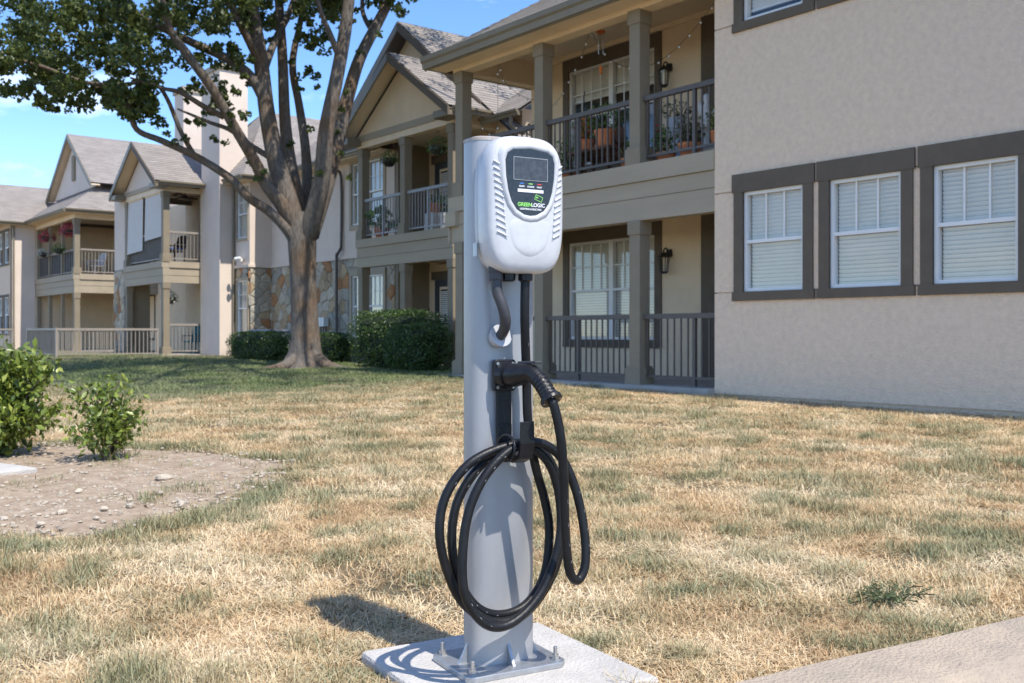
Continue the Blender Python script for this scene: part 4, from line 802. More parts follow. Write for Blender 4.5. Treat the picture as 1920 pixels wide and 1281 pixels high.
# ------------------------------------------------------------------ the tree
S_, C_ = math.sin(TH), math.cos(TH)
TREE = (10.21, 20.1)
def tp(a, z, b=0.):     # a: metres to the right of the trunk seen from the lawn, b: metres away from the street, z: height above eye level datum .9
    return Vector((TREE[0]+a*C_+b*S_, TREE[1]-a*S_+b*C_, z))
def tree():
    R = empty('shade_tree', (*TREE, gz(*TREE))); tag(R, 'large spreading shade tree with forked grey trunk standing on the lawn', 'tree'); zg = gz(*TREE); k = 1/86.5
    def q(px, py, b=0): s = 1+b/21.85; return tp((px-575)*k*s - (960-575)*k*(s-1)*1.0, .9+(625-py)*k*s, b)
    mb = MB()
    def limb(pts, wpx, n=12, kk=5): mb.tube(spline([q(*p) for p in pts], kk), rspl([w*k/2*.84 for w in wpx], kk), n, cap=True)
    # trunk with root flare
    n = 28; rows = [(-.12, .85), (0, .74), (.06, .60), (.16, .49), (.32, .42), (.6, .375), (1.0, .345), (1.6, .325), (2.2, .33), (2.7, .36), (3.05, .37), (3.4, .30)]; v = []
    for (z, r) in rows:
        c = q(575-5*z/1.5, 0); lo = max(0, 1-z/.6)
        for j in range(n):
            a = 2*math.pi*j/n; rr = r*.86*(1+lo*.22*math.sin(5*a+.7)+lo*.1*math.sin(8*a)+.05*noise.noise((math.cos(a)*2, math.sin(a)*2, z*1.2))); v.append((c.x+rr*math.cos(a), c.y+rr*math.sin(a), zg+z))
    mb.add(v, [(i*n+j, i*n+(j+1) % n, (i+1)*n+(j+1) % n, (i+1)*n+j) for i in range(len(rows)-1) for j in range(n)])
    limb([(572, 450, 0), (588, 400, -.25), (604, 330, -.4), (612, 240, -.5), (632, 140, -.5), (648, 50, -.5), (662, -60, -.6), (690, -180, -.8)], [46, 42, 38, 34, 30, 28, 24, 14])
    limb([(580, 440, .2), (606, 360, .5), (630, 270, .8), (652, 180, 1.0), (675, 105, 1.1), (708, 40, 1.2), (745, -30, 1.4), (800, -130, 1.6)], [44, 40, 36, 32, 28, 25, 21, 10])
    limb([(560, 450, 0), (545, 390, -.1), (520, 310, -.1), (500, 210, 0), (488, 110, 0), (470, 0, 0), (450, -120, 0)], [48, 44, 42, 36, 33, 28, 14])
    limb([(566, 440, .2), (556, 370, .4), (541, 290, .5), (533, 210, .6), (529, 100, .7), (520, -40, .8), (515, -150, .8)], [36, 34, 30, 26, 23, 19, 9])
    limb([(572, 420, .4), (576, 350, .8), (572, 270, 1.0), (560, 190, 1.2), (548, 115, 1.3), (563, 35, 1.5), (580, -60, 1.7)], [28, 26, 22, 19, 17, 14, 7])
    limb([(560, 440, 0), (530, 385, -.3), (500, 345, -.5), (474, 295, -.7), (440, 238, -1.0), (398, 165, -1.4), (348, 95, -1.8), (312, 40, -2.1), (295, -50, -2.4)], [34, 32, 28, 25, 22, 20, 18, 15, 8])
    limb([(498, 190, 0), (470, 140, -.1), (425, 105, -.2), (360, 75, -.4), (290, 40, -.7), (220, 0, -1.0), (150, -50, -1.4)], [26, 24, 21, 18, 16, 13, 7])
    limb([(560, 470, 0), (540, 432, -.2), (505, 395, -.4), (465, 368, -.5), (428, 330, -.6), (365, 290, -.8), (300, 260, -1.0), (252, 238, -1.2), (235, 190, -1.3), (212, 158, -1.5), (150, 148, -1.8), (70, 118, -2.2), (0, 100, -2.6), (-80, 95, -3)], [26, 24, 21, 19, 18, 16, 14, 12, 11, 10, 9, 8, 6, 3])
    limb([(362, 289, -.8), (335, 240, -.9), (310, 180, -1.0), (285, 152, -1.1), (225, 152, -1.4), (170, 160, -1.6)], [12, 10, 9, 8, 6, 3]); limb([(418, 215, -1.1), (380, 195, -1.3), (335, 168, -1.5), (300, 160, -1.6), (240, 140, -2)], [14, 12, 10, 8, 4])
    limb([(520, 300, .3), (470, 270, .6), (430, 240, .9), (390, 225, 1.2), (330, 200, 1.6)], [16, 13, 11, 9, 4]); limb([(492, 130, 0), (515, 70, .4), (545, 10, .8), (560, -60, 1)], [20, 17, 14, 8]); limb([(490, 120, 0), (460, 60, -.4), (430, 0, -.7), (410, -70, -1)], [22, 18, 15, 8])
    limb([(640, 110, -.5), (620, 60, -.7), (600, 10, -1), (585, -60, -1.2)], [16, 13, 10, 6]); limb([(700, 55, 1.2), (680, 10, 1.5), (690, -60, 1.8)], [13, 11, 6])
    for (px, b, L_) in ((520, -.5, .9), (640, -.4, .8), (500, .3, .8), (655, .5, .7)):
        s = 1 if px > 575 else -1; limb([(575+s*18, 672, b*.3), (575+s*45, 688, b), (575+s*(60+30*L_), 697, b*1.6), (575+s*(60+70*L_), 705, b*2.2)], [34, 22, 14, 5], 8)
    for e in ((5.5, 10.5, 9.2), (7.5, 9.0, 9.6), (10, 11.5, 9.8), (13.5, 14.5, 10.4), (4.8, 15.5, 9)):
        st = q(640, -110, -.55); e = Vector(e); m_ = st+(e-st)*.45+Vector((0, 0, 1.6)); mb.tube(spline([st, st+(m_-st)*.55+Vector((0, 0, .5)), m_, e], 6), rspl([.13, .11, .08, .03], 6), 8)
    mb.build('trunk', BARK, R, smooth=True)
    # leaf clumps: (px, py, radius px, leaves, depth)
    cl = []
    def blob(px, py, r, n, b, flat=.8):
        c = q(px, py, b); rr = r*k*(1+b/21.85); g = rng.normal(size=(n, 3)); g /= np.linalg.norm(g, axis=1)[:, None]; g *= (rng.uniform(0, 1, (n, 1))**.45)*rr; g[:, 2] *= flat; cl.append(np.array(c)+g)
    def field(x0, x1, y0, y1, num, r, n, b0, b1, f=None):
        for _ in range(int(num*1.4)):
            x, y = random.uniform(x0, x1), random.uniform(y0, y1)
            if f and not f(x, y): continue
            blob(x, y, r*random.uniform(.6, 1.2), int(n*random.uniform(.6, 1.3)), random.uniform(b0, b1))
    field(-120, 300, -60, 120, 130, 26, 85, -3.4, 2.2); field(-60, 130, 90, 170, 26, 22, 65, -3.2, -.5); field(60, 230, 110, 195, 26, 20, 60, -2.6, 0)
    field(170, 300, 150, 255, 34, 17, 55, -2.2, -.3, lambda x, y: y < 150+ (x-150)*.9 if x < 260 else y < 230); field(90, 150, 180, 205, 5, 9, 24, -2, -1)
    field(280, 480, -60, 50, 60, 22, 60, -2, 2.5); field(300, 470, 50, 115, 22, 14, 34, -1.6, 1.2); field(335, 470, 110, 230, 26, 10, 22, -1.3, .5); field(200, 300, 100, 160, 14, 14, 40, -2, 1)
    field(470, 650, -70, 22, 50, 20, 55, -1, 2.5); field(470, 560, 20, 75, 14, 13, 34, 0, 2); field(560, 625, 15, 95, 13, 12, 32, -.6, 1.4); field(545, 600, 100, 165, 7, 9, 22, .6, 1.4)
    field(640, 760, -60, 18, 22, 15, 34, .4, 2); field(640, 720, 10, 60, 6, 8, 14, .8, 1.6); field(690, 790, -30, 8, 8, 10, 20, 1, 2)
    for (x, y, b) in ((480, 330, -.8), (495, 320, -.8), (455, 215, -1), (470, 300, -.7), (640, 200, -.3), (632, 240, .6), (590, 335, .5), (600, 322, -.6), (640, 285, .4), (655, 330, .8), (545, 268, .3), (580, 238, -.3), (420, 262, -.9), (400, 255, -.9), (650, 165, -.4), (675, 90, .8), (425, 190, -1.1), (445, 250, -.9), (310, 245, -1.1), (325, 262, -1), (345, 255, -1)): blob(x, y, 9, 16, b)
    # upper crown above the picture
    for i in range(560):
        cc, cr = (((7.2, 15.0, 9.2), (3.6, 7.0, 2.2)), ((13.2, 20.0, 10.6), (5.0, 4.6, 2.6)), ((9, 21, 9.8), (6.0, 5.0, 2.8)))[i % 3]
        d = Vector((random.gauss(0, 1), random.gauss(0, 1), random.gauss(0, 1))).normalized()*(random.random()**.4); p = Vector((cc[0]+d.x*cr[0], cc[1]+d.y*cr[1], cc[2]+d.z*cr[2])); Z = p.x*S_+p.y*C_
        py = 625-(p.z-.9)*1890/Z
        if py > -28: continue
        g = rng.normal(size=(70, 3)); g /= np.linalg.norm(g, axis=1)[:, None]; g *= (rng.uniform(0, 1, (70, 1))**.45)*.42; cl.append(np.array(p)+g)
    o = leaf_mesh('crown', np.concatenate(cl), .115, LEAF_TREE, R, elong=1.45, up=-.15, fold=.3); o['kind'] = 'stuff'
tree()
# ------------------------------------------------------------------ things on the balconies
def pot(x, y, z, r, h, label, m=TERRA, leaf=LEAF_POT, n=160, fr=None, fh=None, size=.06, group=None, flowers=0, name='potted_plant', saucer=True):
    R = empty(name, (x, y, z)); tag(R, label, 'potted plant', group)
    o = MB().lathe((x, y, z), [(r*.68, 0), (r*.92, h*.8), (r, h*.8), (r*1.02, h), (r*.88, h), (r*.86, h*.9)], 18).build('pot', m, R, smooth=False)
    if saucer: MB().lathe((x, y, z), [(r*.9, -.0), (r*1.02, .03), (r*.95, .035)], 16).build('saucer', m, o)
    fr = fr or r*1.3; fh = fh or r*1.5; g = rng.normal(size=(n, 3)); g /= np.linalg.norm(g, axis=1)[:, None]; g *= rng.uniform(.2, 1, (n, 1))**.5; P = np.array((x, y, z+h+fh*.75))+g*np.array((fr, fr, fh)); P = P[P[:, 2] > z+h*.7]
    f = leaf_mesh('foliage', P, size, leaf, R, up=.6); f['kind'] = 'stuff'; mb = MB()
    for k in range(5): mb.tube([(x, y, z+h*.8), (x+random.uniform(-.6, .6)*fr, y+random.uniform(-.6, .6)*fr, z+h+fh*.9)], .006, 5)
    mb.build('stems', HCORE, R)
    if flowers: q = leaf_mesh('flowers', P[:flowers]*1.0+np.array((-.02, 0, .03)), .06, random.choice((LEAF_RED, LEAF_WH)), R); q['kind'] = 'stuff'
    return R
def bench(x0, x1, y0, y1, z, zt, label):
    R = empty('plant_bench', ((x0+x1)/2, (y0+y1)/2, z)); tag(R, label, 'bench'); B('top', WICKER, R, x0, x1, y0, y1, zt-.04, zt)
    for a in (x0+.03, x1-.03):
        for b in (y0+.03, y1-.03): B('leg', WICKER, R, a-.02, a+.02, b-.02, b+.02, z, zt-.04)
bench(10.62, 10.98, 11.05, 11.95, DK, 3.76, 'dark low bench carrying two terracotta pots behind the upper railing')
pot(10.80, 11.30, 3.76, .17, .27, 'large terracotta pot with leafy green plant on the bench by the window', n=260, fr=.3, fh=.26, flowers=10)
pot(10.80, 11.70, 3.76, .12, .18, 'smaller terracotta pot with flowers on the bench by the window', n=220, fr=.25, fh=.24, flowers=22)
pot(10.76, 12.10, DK, .18, .15, 'wide low terracotta bowl with tall greenery near the middle upper post', n=320, fr=.26, fh=.36)
pot(10.74, 10.74, DK, .12, .19, 'small terracotta pot with blue green plant at foot of the upper post', n=80, fr=.11, fh=.16)
pot(10.74, 9.98, DK, .15, .17, 'terracotta pot of bright green herbs behind the railing near the upper post', n=230, fr=.2, fh=.24, flowers=8)
pot(10.74, 9.52, DK, .17, .24, 'big terracotta pot with dull olive bushy plant behind the upper railing', leaf=LEAF_DRY, n=320, fr=.24, fh=.26)
pot(10.74, 9.0, 3.45, .13, .2, 'terracotta pot of lime green leaves against the end of the upper railing', leaf=LEAF_BUSH, n=200, fr=.2, fh=.2)
B2 = MB().box(10.6, 10.9, 8.86, 9.15, DK, 3.455).build('plinth_block', SLAB); tag(B2, 'grey block under the lime green pot on the upper balcony', 'block')
pot(11.5, 10.45, DK, .13, .85, 'tall pale blue column planter with dried spiky plant by the lamp wall', m=mat('pale_blue', (.5, .55, .62), .5), leaf=LEAF_DRY, n=200, fr=.3, fh=.16, saucer=False, name='column_planter')
pot(10.8, 13.9, DK, .2, .22, 'leafy potted plant in upper balcony corner beyond the far post', n=300, fr=.25, fh=.5, size=.09)
def statue():
    x, y, z = 10.95, 9.4, DK; R = empty('garden_statue', (x, y, z)); tag(R, 'small white winged garden statue on a pedestal on the upper balcony', 'statue')
    MB().lathe((x, y, z), [(.11, 0), (.11, .05), (.07, .1), (.06, .4), (.1, .45)], 10).build('pedestal', WHITEP, R)
    mb = MB().lathe((x, y, z+.45), [(.09, 0), (.1, .05), (.06, .2), (.075, .3), (.03, .36), (.05, .41), (.045, .47), (.01, .5)], 10); mb.build('figure', WHITEP, R, smooth=True)
    for s in (-1, 1): MB().prism([(x+.05, y+s*.03, z+.65), (x+.07, y+s*.2, z+.9), (x+.07, y+s*.22, z+.78), (x+.06, y+s*.12, z+.6)], (.02, 0, 0)).build('wing', WHITEP, R)
statue()
def chair(x, y, z, rz, m, label, s=1., name='patio_chair', cat='chair', cush=None):
    R = empty(name, (x, y, z), rz, local=True); tag(R, label, cat)
    B('seat', m, R, -.26*s, .26*s, -.26*s, .24*s, .38*s, .44*s, bevel=.02); MB().prism([(-.26*s, .2*s, .44*s), (.26*s, .2*s, .44*s), (.24*s, .33*s, .92*s), (.12*s, .345*s, .97*s), (-.12*s, .345*s, .97*s), (-.24*s, .33*s, .92*s)], (0, .04*s, 0)).build('backrest', m, R, bevel=.015)
    for a in (-1, 1):
        for b in (-.22, .2): B('leg', m, R, a*.24*s-.02, a*.24*s+.02, b*s-.02, b*s+.02, 0, .38*s)
        B('armrest', m, R, a*.27*s-.03, a*.27*s+.03, -.25*s, .25*s, .6*s, .64*s); B('arm_support', m, R, a*.27*s-.02, a*.27*s+.02, -.24*s, -.19*s, .4*s, .6*s)
    if cush: B('cushion', cush, R, -.22*s, .22*s, -.24*s, .18*s, .44*s, .52*s, bevel=.03)
chair(11.35, 11.95, DK, -1.2, WICKER, 'brown wicker armchair on the upper balcony before the window', 1.05)
chair(11.5, 9.95, DK, -2.2, MESHM, 'dark folding patio chair under the upper wall lamp')
chair(13.1, 34.3, .2, -1.0, TEAL, 'teal patio chair on the ground patio next to the stone chimney side', 1.0); chair(13.4, 33.8, .2, -1.4, TEAL, 'teal patio chair at the back of the ground patio by the window')
chair(12.3, 33.9, 3.27, -1.2, MESHM, 'dark balcony chair with bright blue cushion beside the roller shades', cush=BLUEC)
chair(12.4, 43.2, 3.26, -1.3, WHITEP, 'white slatted chair on the far corner balcony')
def lantern_cloth():
    R = empty('orange_lantern', (11.0, 12.15, 3.9)); tag(R, 'orange and red fabric lantern hanging behind the upper railing', 'lantern')
    MB().lathe((11.0, 12.0, 4.0), [(.05, 0), (.13, .04), (.14, .2), (.12, .32), (.05, .36)], 10).build('shade', CLOTHO, R); MB().lathe((11.0, 12.0, 3.86), [(.03, 0), (.1, .06), (.11, .14)], 10).build('tassel', RED, R)
    MB().tube([(11.0, 12.0, 4.36), (11.0, 12.0, 4.7), (10.98, 11.96, 4.78), (10.95, 11.93, 4.72)], .008, 6).build('hook', LAMPM, R); MB().tube([(11.0, 12.0, 4.36), (11.0, 12.0, 3.32)], .009, 6).build('stake', LAMPM, R)
lantern_cloth()
def string_lights():
    R = empty('string_lights', (10.8, 12, 5)); tag(R, 'string of small round bulbs swagged under the upper balcony roof', 'string lights')
    runs = [[(10.7, 14.4, 4.62), (10.75, 14.1, 4.4), (10.8, 13.5, 4.38), (10.85, 12.9, 4.52), (10.9, 12.5, 4.75), (10.9, 12.2, 5.05), (10.9, 11.9, 5.4), (10.9, 11.75, 5.72)], [(10.9, 11.75, 5.72), (10.9, 11.5, 5.38), (10.9, 11.2, 5.08), (10.9, 10.8, 4.92), (10.9, 10.4, 4.88), (10.9, 10.0, 4.98), (10.9, 9.6, 5.2), (10.9, 9.2, 5.5), (10.9, 8.95, 5.75)], [(10.64, 13.75, 5.54), (10.64, 13.6, 5.2), (10.68, 13.2, 4.9), (10.7, 12.8, 4.75)], [(10.64, 13.8, 5.54), (10.64, 13.8, 5.0), (10.64, 13.8, 4.4)]]
    for r in runs:
        sp = spline(r, 6); MB().tube(sp, .004, 4).build('cord', LAMPM, R)
        for i in range(2, len(sp)-1, 3): MB().blob(sp[i]-Vector((0, 0, .025)), .018, 6, 5).build('bulb', BULB, R, smooth=True)
    R2 = empty('wind_chime', (10.95, 11.55, 5.9)); tag(R2, 'wooden wind chime hanging from the upper balcony ceiling', 'wind chime'); x, y = 10.95, 11.55
    MB().lathe((x, y, 5.62), [(.07, 0), (.07, .03)], 10).build('disc', CLOTHO, R2); MB().tube([(x, y, 5.65), (x, y, 5.99)], .004, 4).build('cord', LAMPM, R2); MB().lathe((x, y, 4.98), [(.02, 0), (.03, .12)], 6).build('sail', CLOTHO, R2)
    MB().tube([(x, y, 5.1), (x, y, 5.62)], .003, 4).build('line', LAMPM, R2)
    for k in range(4): q = k*1.57; MB().tube([(x+.05*math.cos(q), y+.05*math.sin(q), 5.62), (x+.05*math.cos(q), y+.05*math.sin(q), 5.3)], .008, 6).build('chime_tube', STEEL, R2)
string_lights()
def basket(x, y, z, top, r, label, leaf=LEAF_POT, n=260, group=None, m=LAMPM, size=.06):
    R = empty('hanging_basket', (x, y, z)); tag(R, label, 'hanging plant', group); MB().lathe((x, y, z-.1), [(r*.35, 0), (r*.62, .08), (r*.66, .2)], 12).build('pot', m, R)
    mb = MB()
    for k in range(3): mb.tube([(x+r*.6*math.cos(k*2.1), y+r*.6*math.sin(k*2.1), z+.08), (x, y, min(top, z+.5))], .004, 4)
    mb.tube([(x, y, min(top, z+.5)), (x, y, top)], .004, 4); mb.build('hanger', LAMPM, R)
    g = rng.normal(size=(n, 3)); g /= np.linalg.norm(g, axis=1)[:, None]; g *= rng.uniform(.3, 1, (n, 1))**.5; g[:, 2] = g[:, 2]*.75-.15*(np.abs(g[:, 0])+np.abs(g[:, 1])); f = leaf_mesh('foliage', np.array((x, y, z+.12))+g*r, size, leaf, R, up=-.3); f['kind'] = 'stuff'
basket(13.2, 21.56, 5.15, 5.9, .25, 'green hanging basket in dark pot left of the middle balcony post', n=330); basket(13.2, 19.4, 5.15, 5.9, .3, 'fuller green hanging basket right of the middle balcony post', n=420)
basket(12.0, 33.6, 2.0, 2.8, .33, 'pale green hanging plant at the ground patio below the shades', leaf=LEAF_WH, n=260, size=.08)
basket(11.25, 46.2, 4.95, 5.5, .38, 'red flowering hanging basket at far end of the corner balcony', leaf=LEAF_RED, n=380, size=.09); basket(11.25, 42.9, 4.95, 5.5, .42, 'red flowering hanging basket beside the sunlit corner post', leaf=LEAF_RED, n=420, size=.09)
basket(11.0, 45.9, 4.22, 4.4, .28, 'pale flowered rail basket below the farther red basket', leaf=LEAF_WH, n=200, size=.08); basket(11.0, 43.4, 4.22, 4.4, .28, 'green and white rail basket below the nearer red basket', leaf=LEAF_POT, n=240, size=.08)
pot(13.35, 22.15, 3.27, .2, .3, 'terracotta pot with broad drooping leaves at the balcony corner post', n=60, fr=.45, fh=.3, size=.26); pot(13.35, 19.3, 3.27, .17, .42, 'white tall planter with green plant behind the grey railing', m=WHITEP, n=120, fr=.2, fh=.25, size=.1)
pot(14.2, 21.0, 3.9, .2, .25, 'brown pot on a stand before the dark balcony door', n=160, fr=.25, fh=.2); B3 = MB().box(14.0, 14.4, 20.8, 21.2, 3.255, 3.9).build('plant_stand', WHITEP, bevel=.01); tag(B3, 'white plant stand before the dark balcony door', 'stand')
# ------------------------------------------------------------------ lawn grass
def grass():
    def blade_clump(seed, n, rad, h, lean, w):
        r = np.random.default_rng(seed); v = []; f = []; lv = []
        for i in range(n):
            a = r.uniform(0, 6.283); d = rad*math.sqrt(r.uniform()); x, y = d*math.cos(a), d*math.sin(a); b = r.uniform(0, 6.283); L_ = h*r.uniform(.5, 1.2); ln = lean*r.uniform(.25, 1.5); ww = w*r.uniform(.6, 1.3)
            dx, dy = math.cos(b), math.sin(b); sx, sy = -dy*ww, dx*ww; k = len(v); e = min(1.35, ln)
            p1 = (x+dx*L_*.5*math.sin(e*.5), y+dy*L_*.5*math.sin(e*.5), L_*.5*math.cos(e*.5)); p2 = (p1[0]+dx*L_*.55*math.sin(e), p1[1]+dy*L_*.55*math.sin(e), p1[2]+L_*.55*math.cos(e))
            v += [(x-sx, y-sy, -.008), (x+sx, y+sy, -.008), (p1[0]+sx*.8, p1[1]+sy*.8, p1[2]), (p1[0]-sx*.8, p1[1]-sy*.8, p1[2]), p2]; f += [(k, k+1, k+2, k+3), (k+3, k+2, k+4)]; lv += [r.uniform()]*5
        me = bpy.data.meshes.new('grass_clump'); me.from_pydata(v, [], f); me.update(); at = me.attributes.new('lv', 'FLOAT', 'POINT'); at.data.foreach_set('value', lv); return me
    m = bpy.data.materials.new('grass_blades'); m.use_nodes = True; n = m.node_tree.nodes; l = m.node_tree.links; b = n['Principled BSDF']; b.inputs['Roughness'].default_value = .6; b.inputs['Specular IOR Level'].default_value = .3
    a = n.new('ShaderNodeAttribute'); a.attribute_type = 'INSTANCER'; a.attribute_name = 'green'; lv = n.new('ShaderNodeAttribute'); lv.attribute_name = 'lv'
    r1 = n.new('ShaderNodeValToRGB'); e = r1.color_ramp.elements; e[0].color = (.42, .29, .15, 1); e[1].color = (1.0, .87, .65, 1); q = e.new(.5); q.color = (.82, .645, .41, 1)  # straw ramp's dark end deepened, painting shadow contrast among the blades
    r2 = n.new('ShaderNodeValToRGB'); e = r2.color_ramp.elements; e[0].color = (.11, .135, .06, 1); e[1].color = (.38, .38, .22, 1)
    ad = n.new('ShaderNodeMath'); ad.operation = 'MULTIPLY_ADD'; ad.inputs[1].default_value = .5; ad.inputs[2].default_value = -.25; sm = n.new('ShaderNodeMath'); sm.operation = 'ADD'; sm.use_clamp = True
    l.new(lv.outputs['Fac'], r1.inputs[0]); l.new(lv.outputs['Fac'], r2.inputs[0]); l.new(lv.outputs['Fac'], ad.inputs[0]); l.new(ad.outputs[0], sm.inputs[0]); l.new(a.outputs['Fac'], sm.inputs[1])
    tn = n.new('ShaderNodeAttribute'); tn.attribute_type = 'INSTANCER'; tn.attribute_name = 'tone'; rt_ = n.new('ShaderNodeValToRGB'); e = rt_.color_ramp.elements; e[0].position = .15; e[1].position = .85; e[0].color = (.66, .55, .45, 1); e[1].color = (1, 1, 1, 1); q = e.new(.45); q.color = (.94, .86, .75, 1)
    l.new(tn.outputs['Fac'], rt_.inputs[0]); mt = n.new('ShaderNodeMixRGB'); mt.blend_type = 'MULTIPLY'; mt.inputs[0].default_value = 1; l.new(r1.outputs[0], mt.inputs[1]); l.new(rt_.outputs[0], mt.inputs[2])
    x = n.new('ShaderNodeMixRGB'); l.new(sm.outputs[0], x.inputs[0]); l.new(mt.outputs[0], x.inputs[1]); l.new(r2.outputs[0], x.inputs[2]); sb = n.new('ShaderNodeMath'); sb.operation = 'SUBTRACT'; sb.inputs[1].default_value = 1; sb.use_clamp = True; l.new(a.outputs['Fac'], sb.inputs[0])
    r3 = n.new('ShaderNodeValToRGB'); e = r3.color_ramp.elements; e[0].color = (.09, .15, .04, 1); e[1].color = (.24, .30, .10, 1); l.new(lv.outputs['Fac'], r3.inputs[0]); x0 = x; x = n.new('ShaderNodeMixRGB'); l.new(sb.outputs[0], x.inputs[0]); l.new(x0.outputs[0], x.inputs[1]); l.new(r3.outputs[0], x.inputs[2])
    l.new(x.outputs[0], b.inputs['Base Color'])
    tr = n.new('ShaderNodeBsdfTranslucent'); l.new(x.outputs[0], tr.inputs[0]); ms = n.new('ShaderNodeMixShader'); ms.inputs[0].default_value = .16; l.new(b.outputs[0], ms.inputs[1]); l.new(tr.outputs[0], ms.inputs[2]); l.new(ms.outputs[0], n['Material Output'].inputs[0])
    cc = bpy.data.collections.new('grass_clumps')
    specs = [(26, .06, .06, 1.0, .0017), (26, .07, .085, 1.3, .0018), (28, .055, .07, .55, .0016), (24, .08, .09, 1.7, .0018), (24, .06, .10, .75, .0016), (26, .07, .04, 1.2, .002)]
    for i, s in enumerate(specs):
        me = blade_clump(i+1, *s); me.materials.append(m); cc.objects.link(bpy.data.objects.new('grass_clump_%d' % i, me))
    pts = []; gr = []; scl = []; idx = []; rt = []; hsc = []; tone = []
    pads = [(1.435, 2.499), (2.018, 2.412), (1.94, 1.82), (1.357, 1.907)]
    def nn(x, y, z, s, o=4): return noise.fractal((x*s, y*s, z), 1.0, 2.0, o)
    rings = [(1.5, 3.2, 1500, .95), (3.2, 5.5, 900, 1.1), (5.5, 9, 420, 1.4), (9, 15, 190, 1.9), (15, 27, 75, 2.6), (27, 60, 12, 4.)]
    for (z0, z1, den, s0) in rings:
        half = .62; area = half*(z1*z1-z0*z0); cnt = int(area*den)
        Z = np.sqrt(rng.uniform(z0*z0, z1*z1, cnt)); t = rng.uniform(-half, half, cnt)
        X = Z*(t*C_+S_); Y = Z*(C_-t*S_)
        for x, y, Zc in zip(X, Y, Z):
            kq_ = kq(x, y)
            if kq_ > -.015: continue
            if x > 10.3 and y < 15.1: continue
            if x > 12.75 and y < 32: continue
            if x > 11.4 and y > 32: continue
            ew = 1.03+.13*noise.noise((x*3, y*3, 8))+.08*noise.noise((x*11, y*11, 8))
            if inpoly(1.5+(x-1.5)*ew, 6.8+(y-6.8)*ew, BED) and random.random() > .02+.5*max(0, noise.noise((x*1.3, y*1.3, 9))-.1): continue
            if Zc < 3.6 and inpoly(x, y, pads): continue
            if math.hypot(x-TREE[0], y-TREE[1]) < 1.0+.4*noise.noise((x, y, 2)): continue
            g = .16+.40*nn(x, y, 0, 1.1)+.62*nn(x, y, 4, 4.0)+.45*nn(x, y, 14, 9., 2); d = math.hypot(x-2.6, y-5.6)
            if Zc > 11: g += .30*ss(11, 16, Zc)
            if x > 9.2 and y < 15.5: g -= .25
            if 4.3 < x < 11 and y > 12.6: g += .55*ss(12.6, 15, y)  # extra green over the area where the tree's shadow falls
            bd = min(abs(d-1.2), .4); g += .25*max(0, 1-abs(kq_+.0)/.1)*0
            if inpoly(1.9+(x-1.9)*.86, 6.4+(y-6.4)*.86, BED): g += .3
            bare = nn(x, y, 11, 1.7)
            if bare > .42 and random.random() < .75: continue
            gg = min(1, max(0, (g-.12)*1.7+random.gauss(0, .16))); shade_green = ss(12.4, 14.5, y)*ss(3.8, 5.5, x)*(1-.8*ss(33, 40, y)); pts.append((x, y, gz(x, y)-.004)); gr.append(gg+(1-gg)*shade_green*.8+shade_green*.9*(.55+.6*nn(x, y, 21, .8))); scl.append(s0*random.uniform(.75, 1.25)); hsc.append(min(1.25, s0)*random.uniform(.5, 1.0)*(.62+.5*gg)*(.8+.5*nn(x, y, 7, 1.6))*(.75 if shade_green > .3 else 1)); tone.append(.5+.75*nn(x, y, 31, 1.7, 5)+random.gauss(0, .12)); idx.append(random.choice((2, 4, 0, 1)) if gg > .45 else random.choice((0, 1, 3, 5, 3, 2, 1))); rt.append(random.uniform(0, 6.283))  # greener, darker blades in the tree's shadow area, shade partly in the colour
    me = bpy.data.meshes.new('lawn_grass'); me.from_pydata(pts, [], [])
    for nm, ty, da in (('green', 'FLOAT', gr), ('scl', 'FLOAT', scl), ('hsc', 'FLOAT', hsc), ('tone', 'FLOAT', tone), ('rt', 'FLOAT', rt), ('idx', 'INT', idx)): at = me.attributes.new(nm, ty, 'POINT'); at.data.foreach_set('value', da)
    o = link(bpy.data.objects.new('lawn_grass', me)); o['kind'] = 'stuff'; tag(o, 'dry straw coloured lawn grass with dull green tufts', 'grass')
    ng = bpy.data.node_groups.new('scatter_grass', 'GeometryNodeTree'); ng.interface.new_socket('Geometry', in_out='INPUT', socket_type='NodeSocketGeometry'); ng.interface.new_socket('Geometry', in_out='OUTPUT', socket_type='NodeSocketGeometry')
    gn = ng.nodes; gl = ng.links; gi = gn.new('NodeGroupInput'); go = gn.new('NodeGroupOutput'); ip = gn.new('GeometryNodeInstanceOnPoints'); ci = gn.new('GeometryNodeCollectionInfo'); ci.inputs['Collection'].default_value = cc; ci.inputs['Separate Children'].default_value = True; ci.inputs['Reset Children'].default_value = True
    ip.inputs['Pick Instance'].default_value = True
    def na(nm, ty): q = gn.new('GeometryNodeInputNamedAttribute'); q.data_type = ty; q.inputs['Name'].default_value = nm; return q.outputs['Attribute']
    cb = gn.new('ShaderNodeCombineXYZ'); sv = gn.new('ShaderNodeCombineXYZ'); sca = na('scl', 'FLOAT'); gl.new(sca, sv.inputs['X']); gl.new(sca, sv.inputs['Y']); gl.new(na('hsc', 'FLOAT'), sv.inputs['Z']); gl.new(na('rt', 'FLOAT'), cb.inputs['Z']); gl.new(gi.outputs[0], ip.inputs['Points']); gl.new(ci.outputs[0], ip.inputs['Instance']); gl.new(na('idx', 'INT'), ip.inputs['Instance Index']); gl.new(sv.outputs[0], ip.inputs['Scale']); gl.new(cb.outputs[0], ip.inputs['Rotation']); gl.new(ip.outputs[0], go.inputs[0])
    md = o.modifiers.new('scatter', 'NODES'); md.node_group = ng
grass()

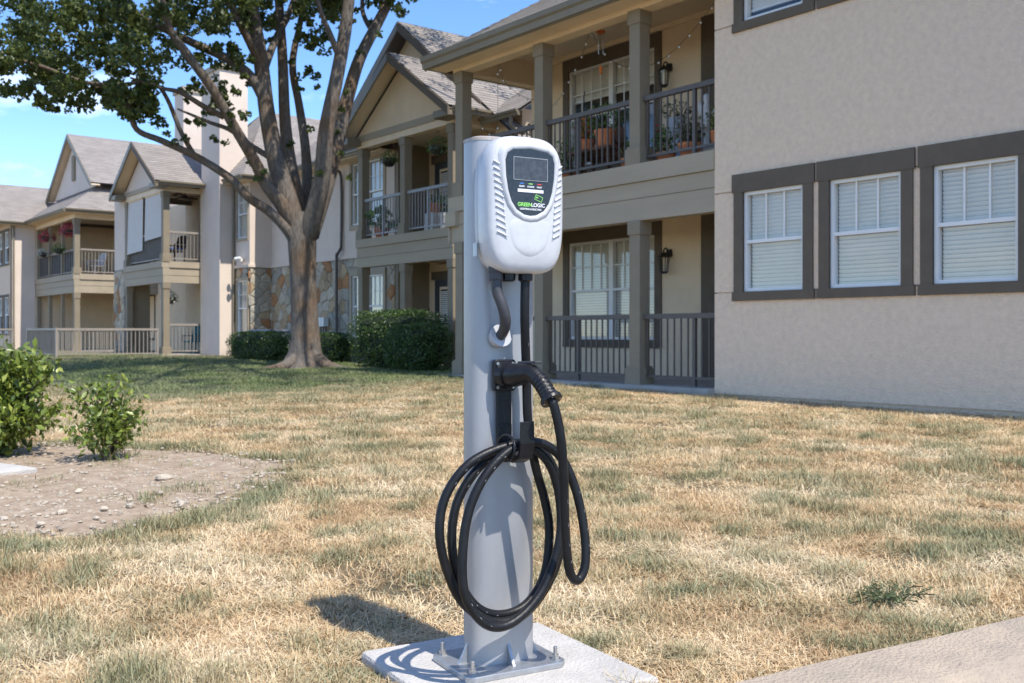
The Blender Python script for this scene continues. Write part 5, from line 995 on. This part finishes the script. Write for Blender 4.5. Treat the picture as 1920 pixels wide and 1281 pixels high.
def litter():
    P = []
    for _ in range(240):
        Z = math.sqrt(random.uniform(4, 300)); t = random.uniform(-.6, .6); x, y = Z*(t*C_+S_), Z*(C_-t*S_)
        if kq(x, y) > -.02 or x > 10.2 or (Z < 3.6 and inpoly(x, y, [(1.435, 2.499), (2.018, 2.412), (1.94, 1.82), (1.357, 1.907)])): continue
        P.append((x, y, gz(x, y)+.03))
    m = leaf_mat('dead_leaf', (.18, .11, .06), (.42, .28, .15)); o = leaf_mesh('leaf_litter', P, .032, m, None, elong=1.6, up=0); o['kind'] = 'stuff'; tag(o, 'dry brown fallen leaves scattered over the lawn', 'leaves')
litter()
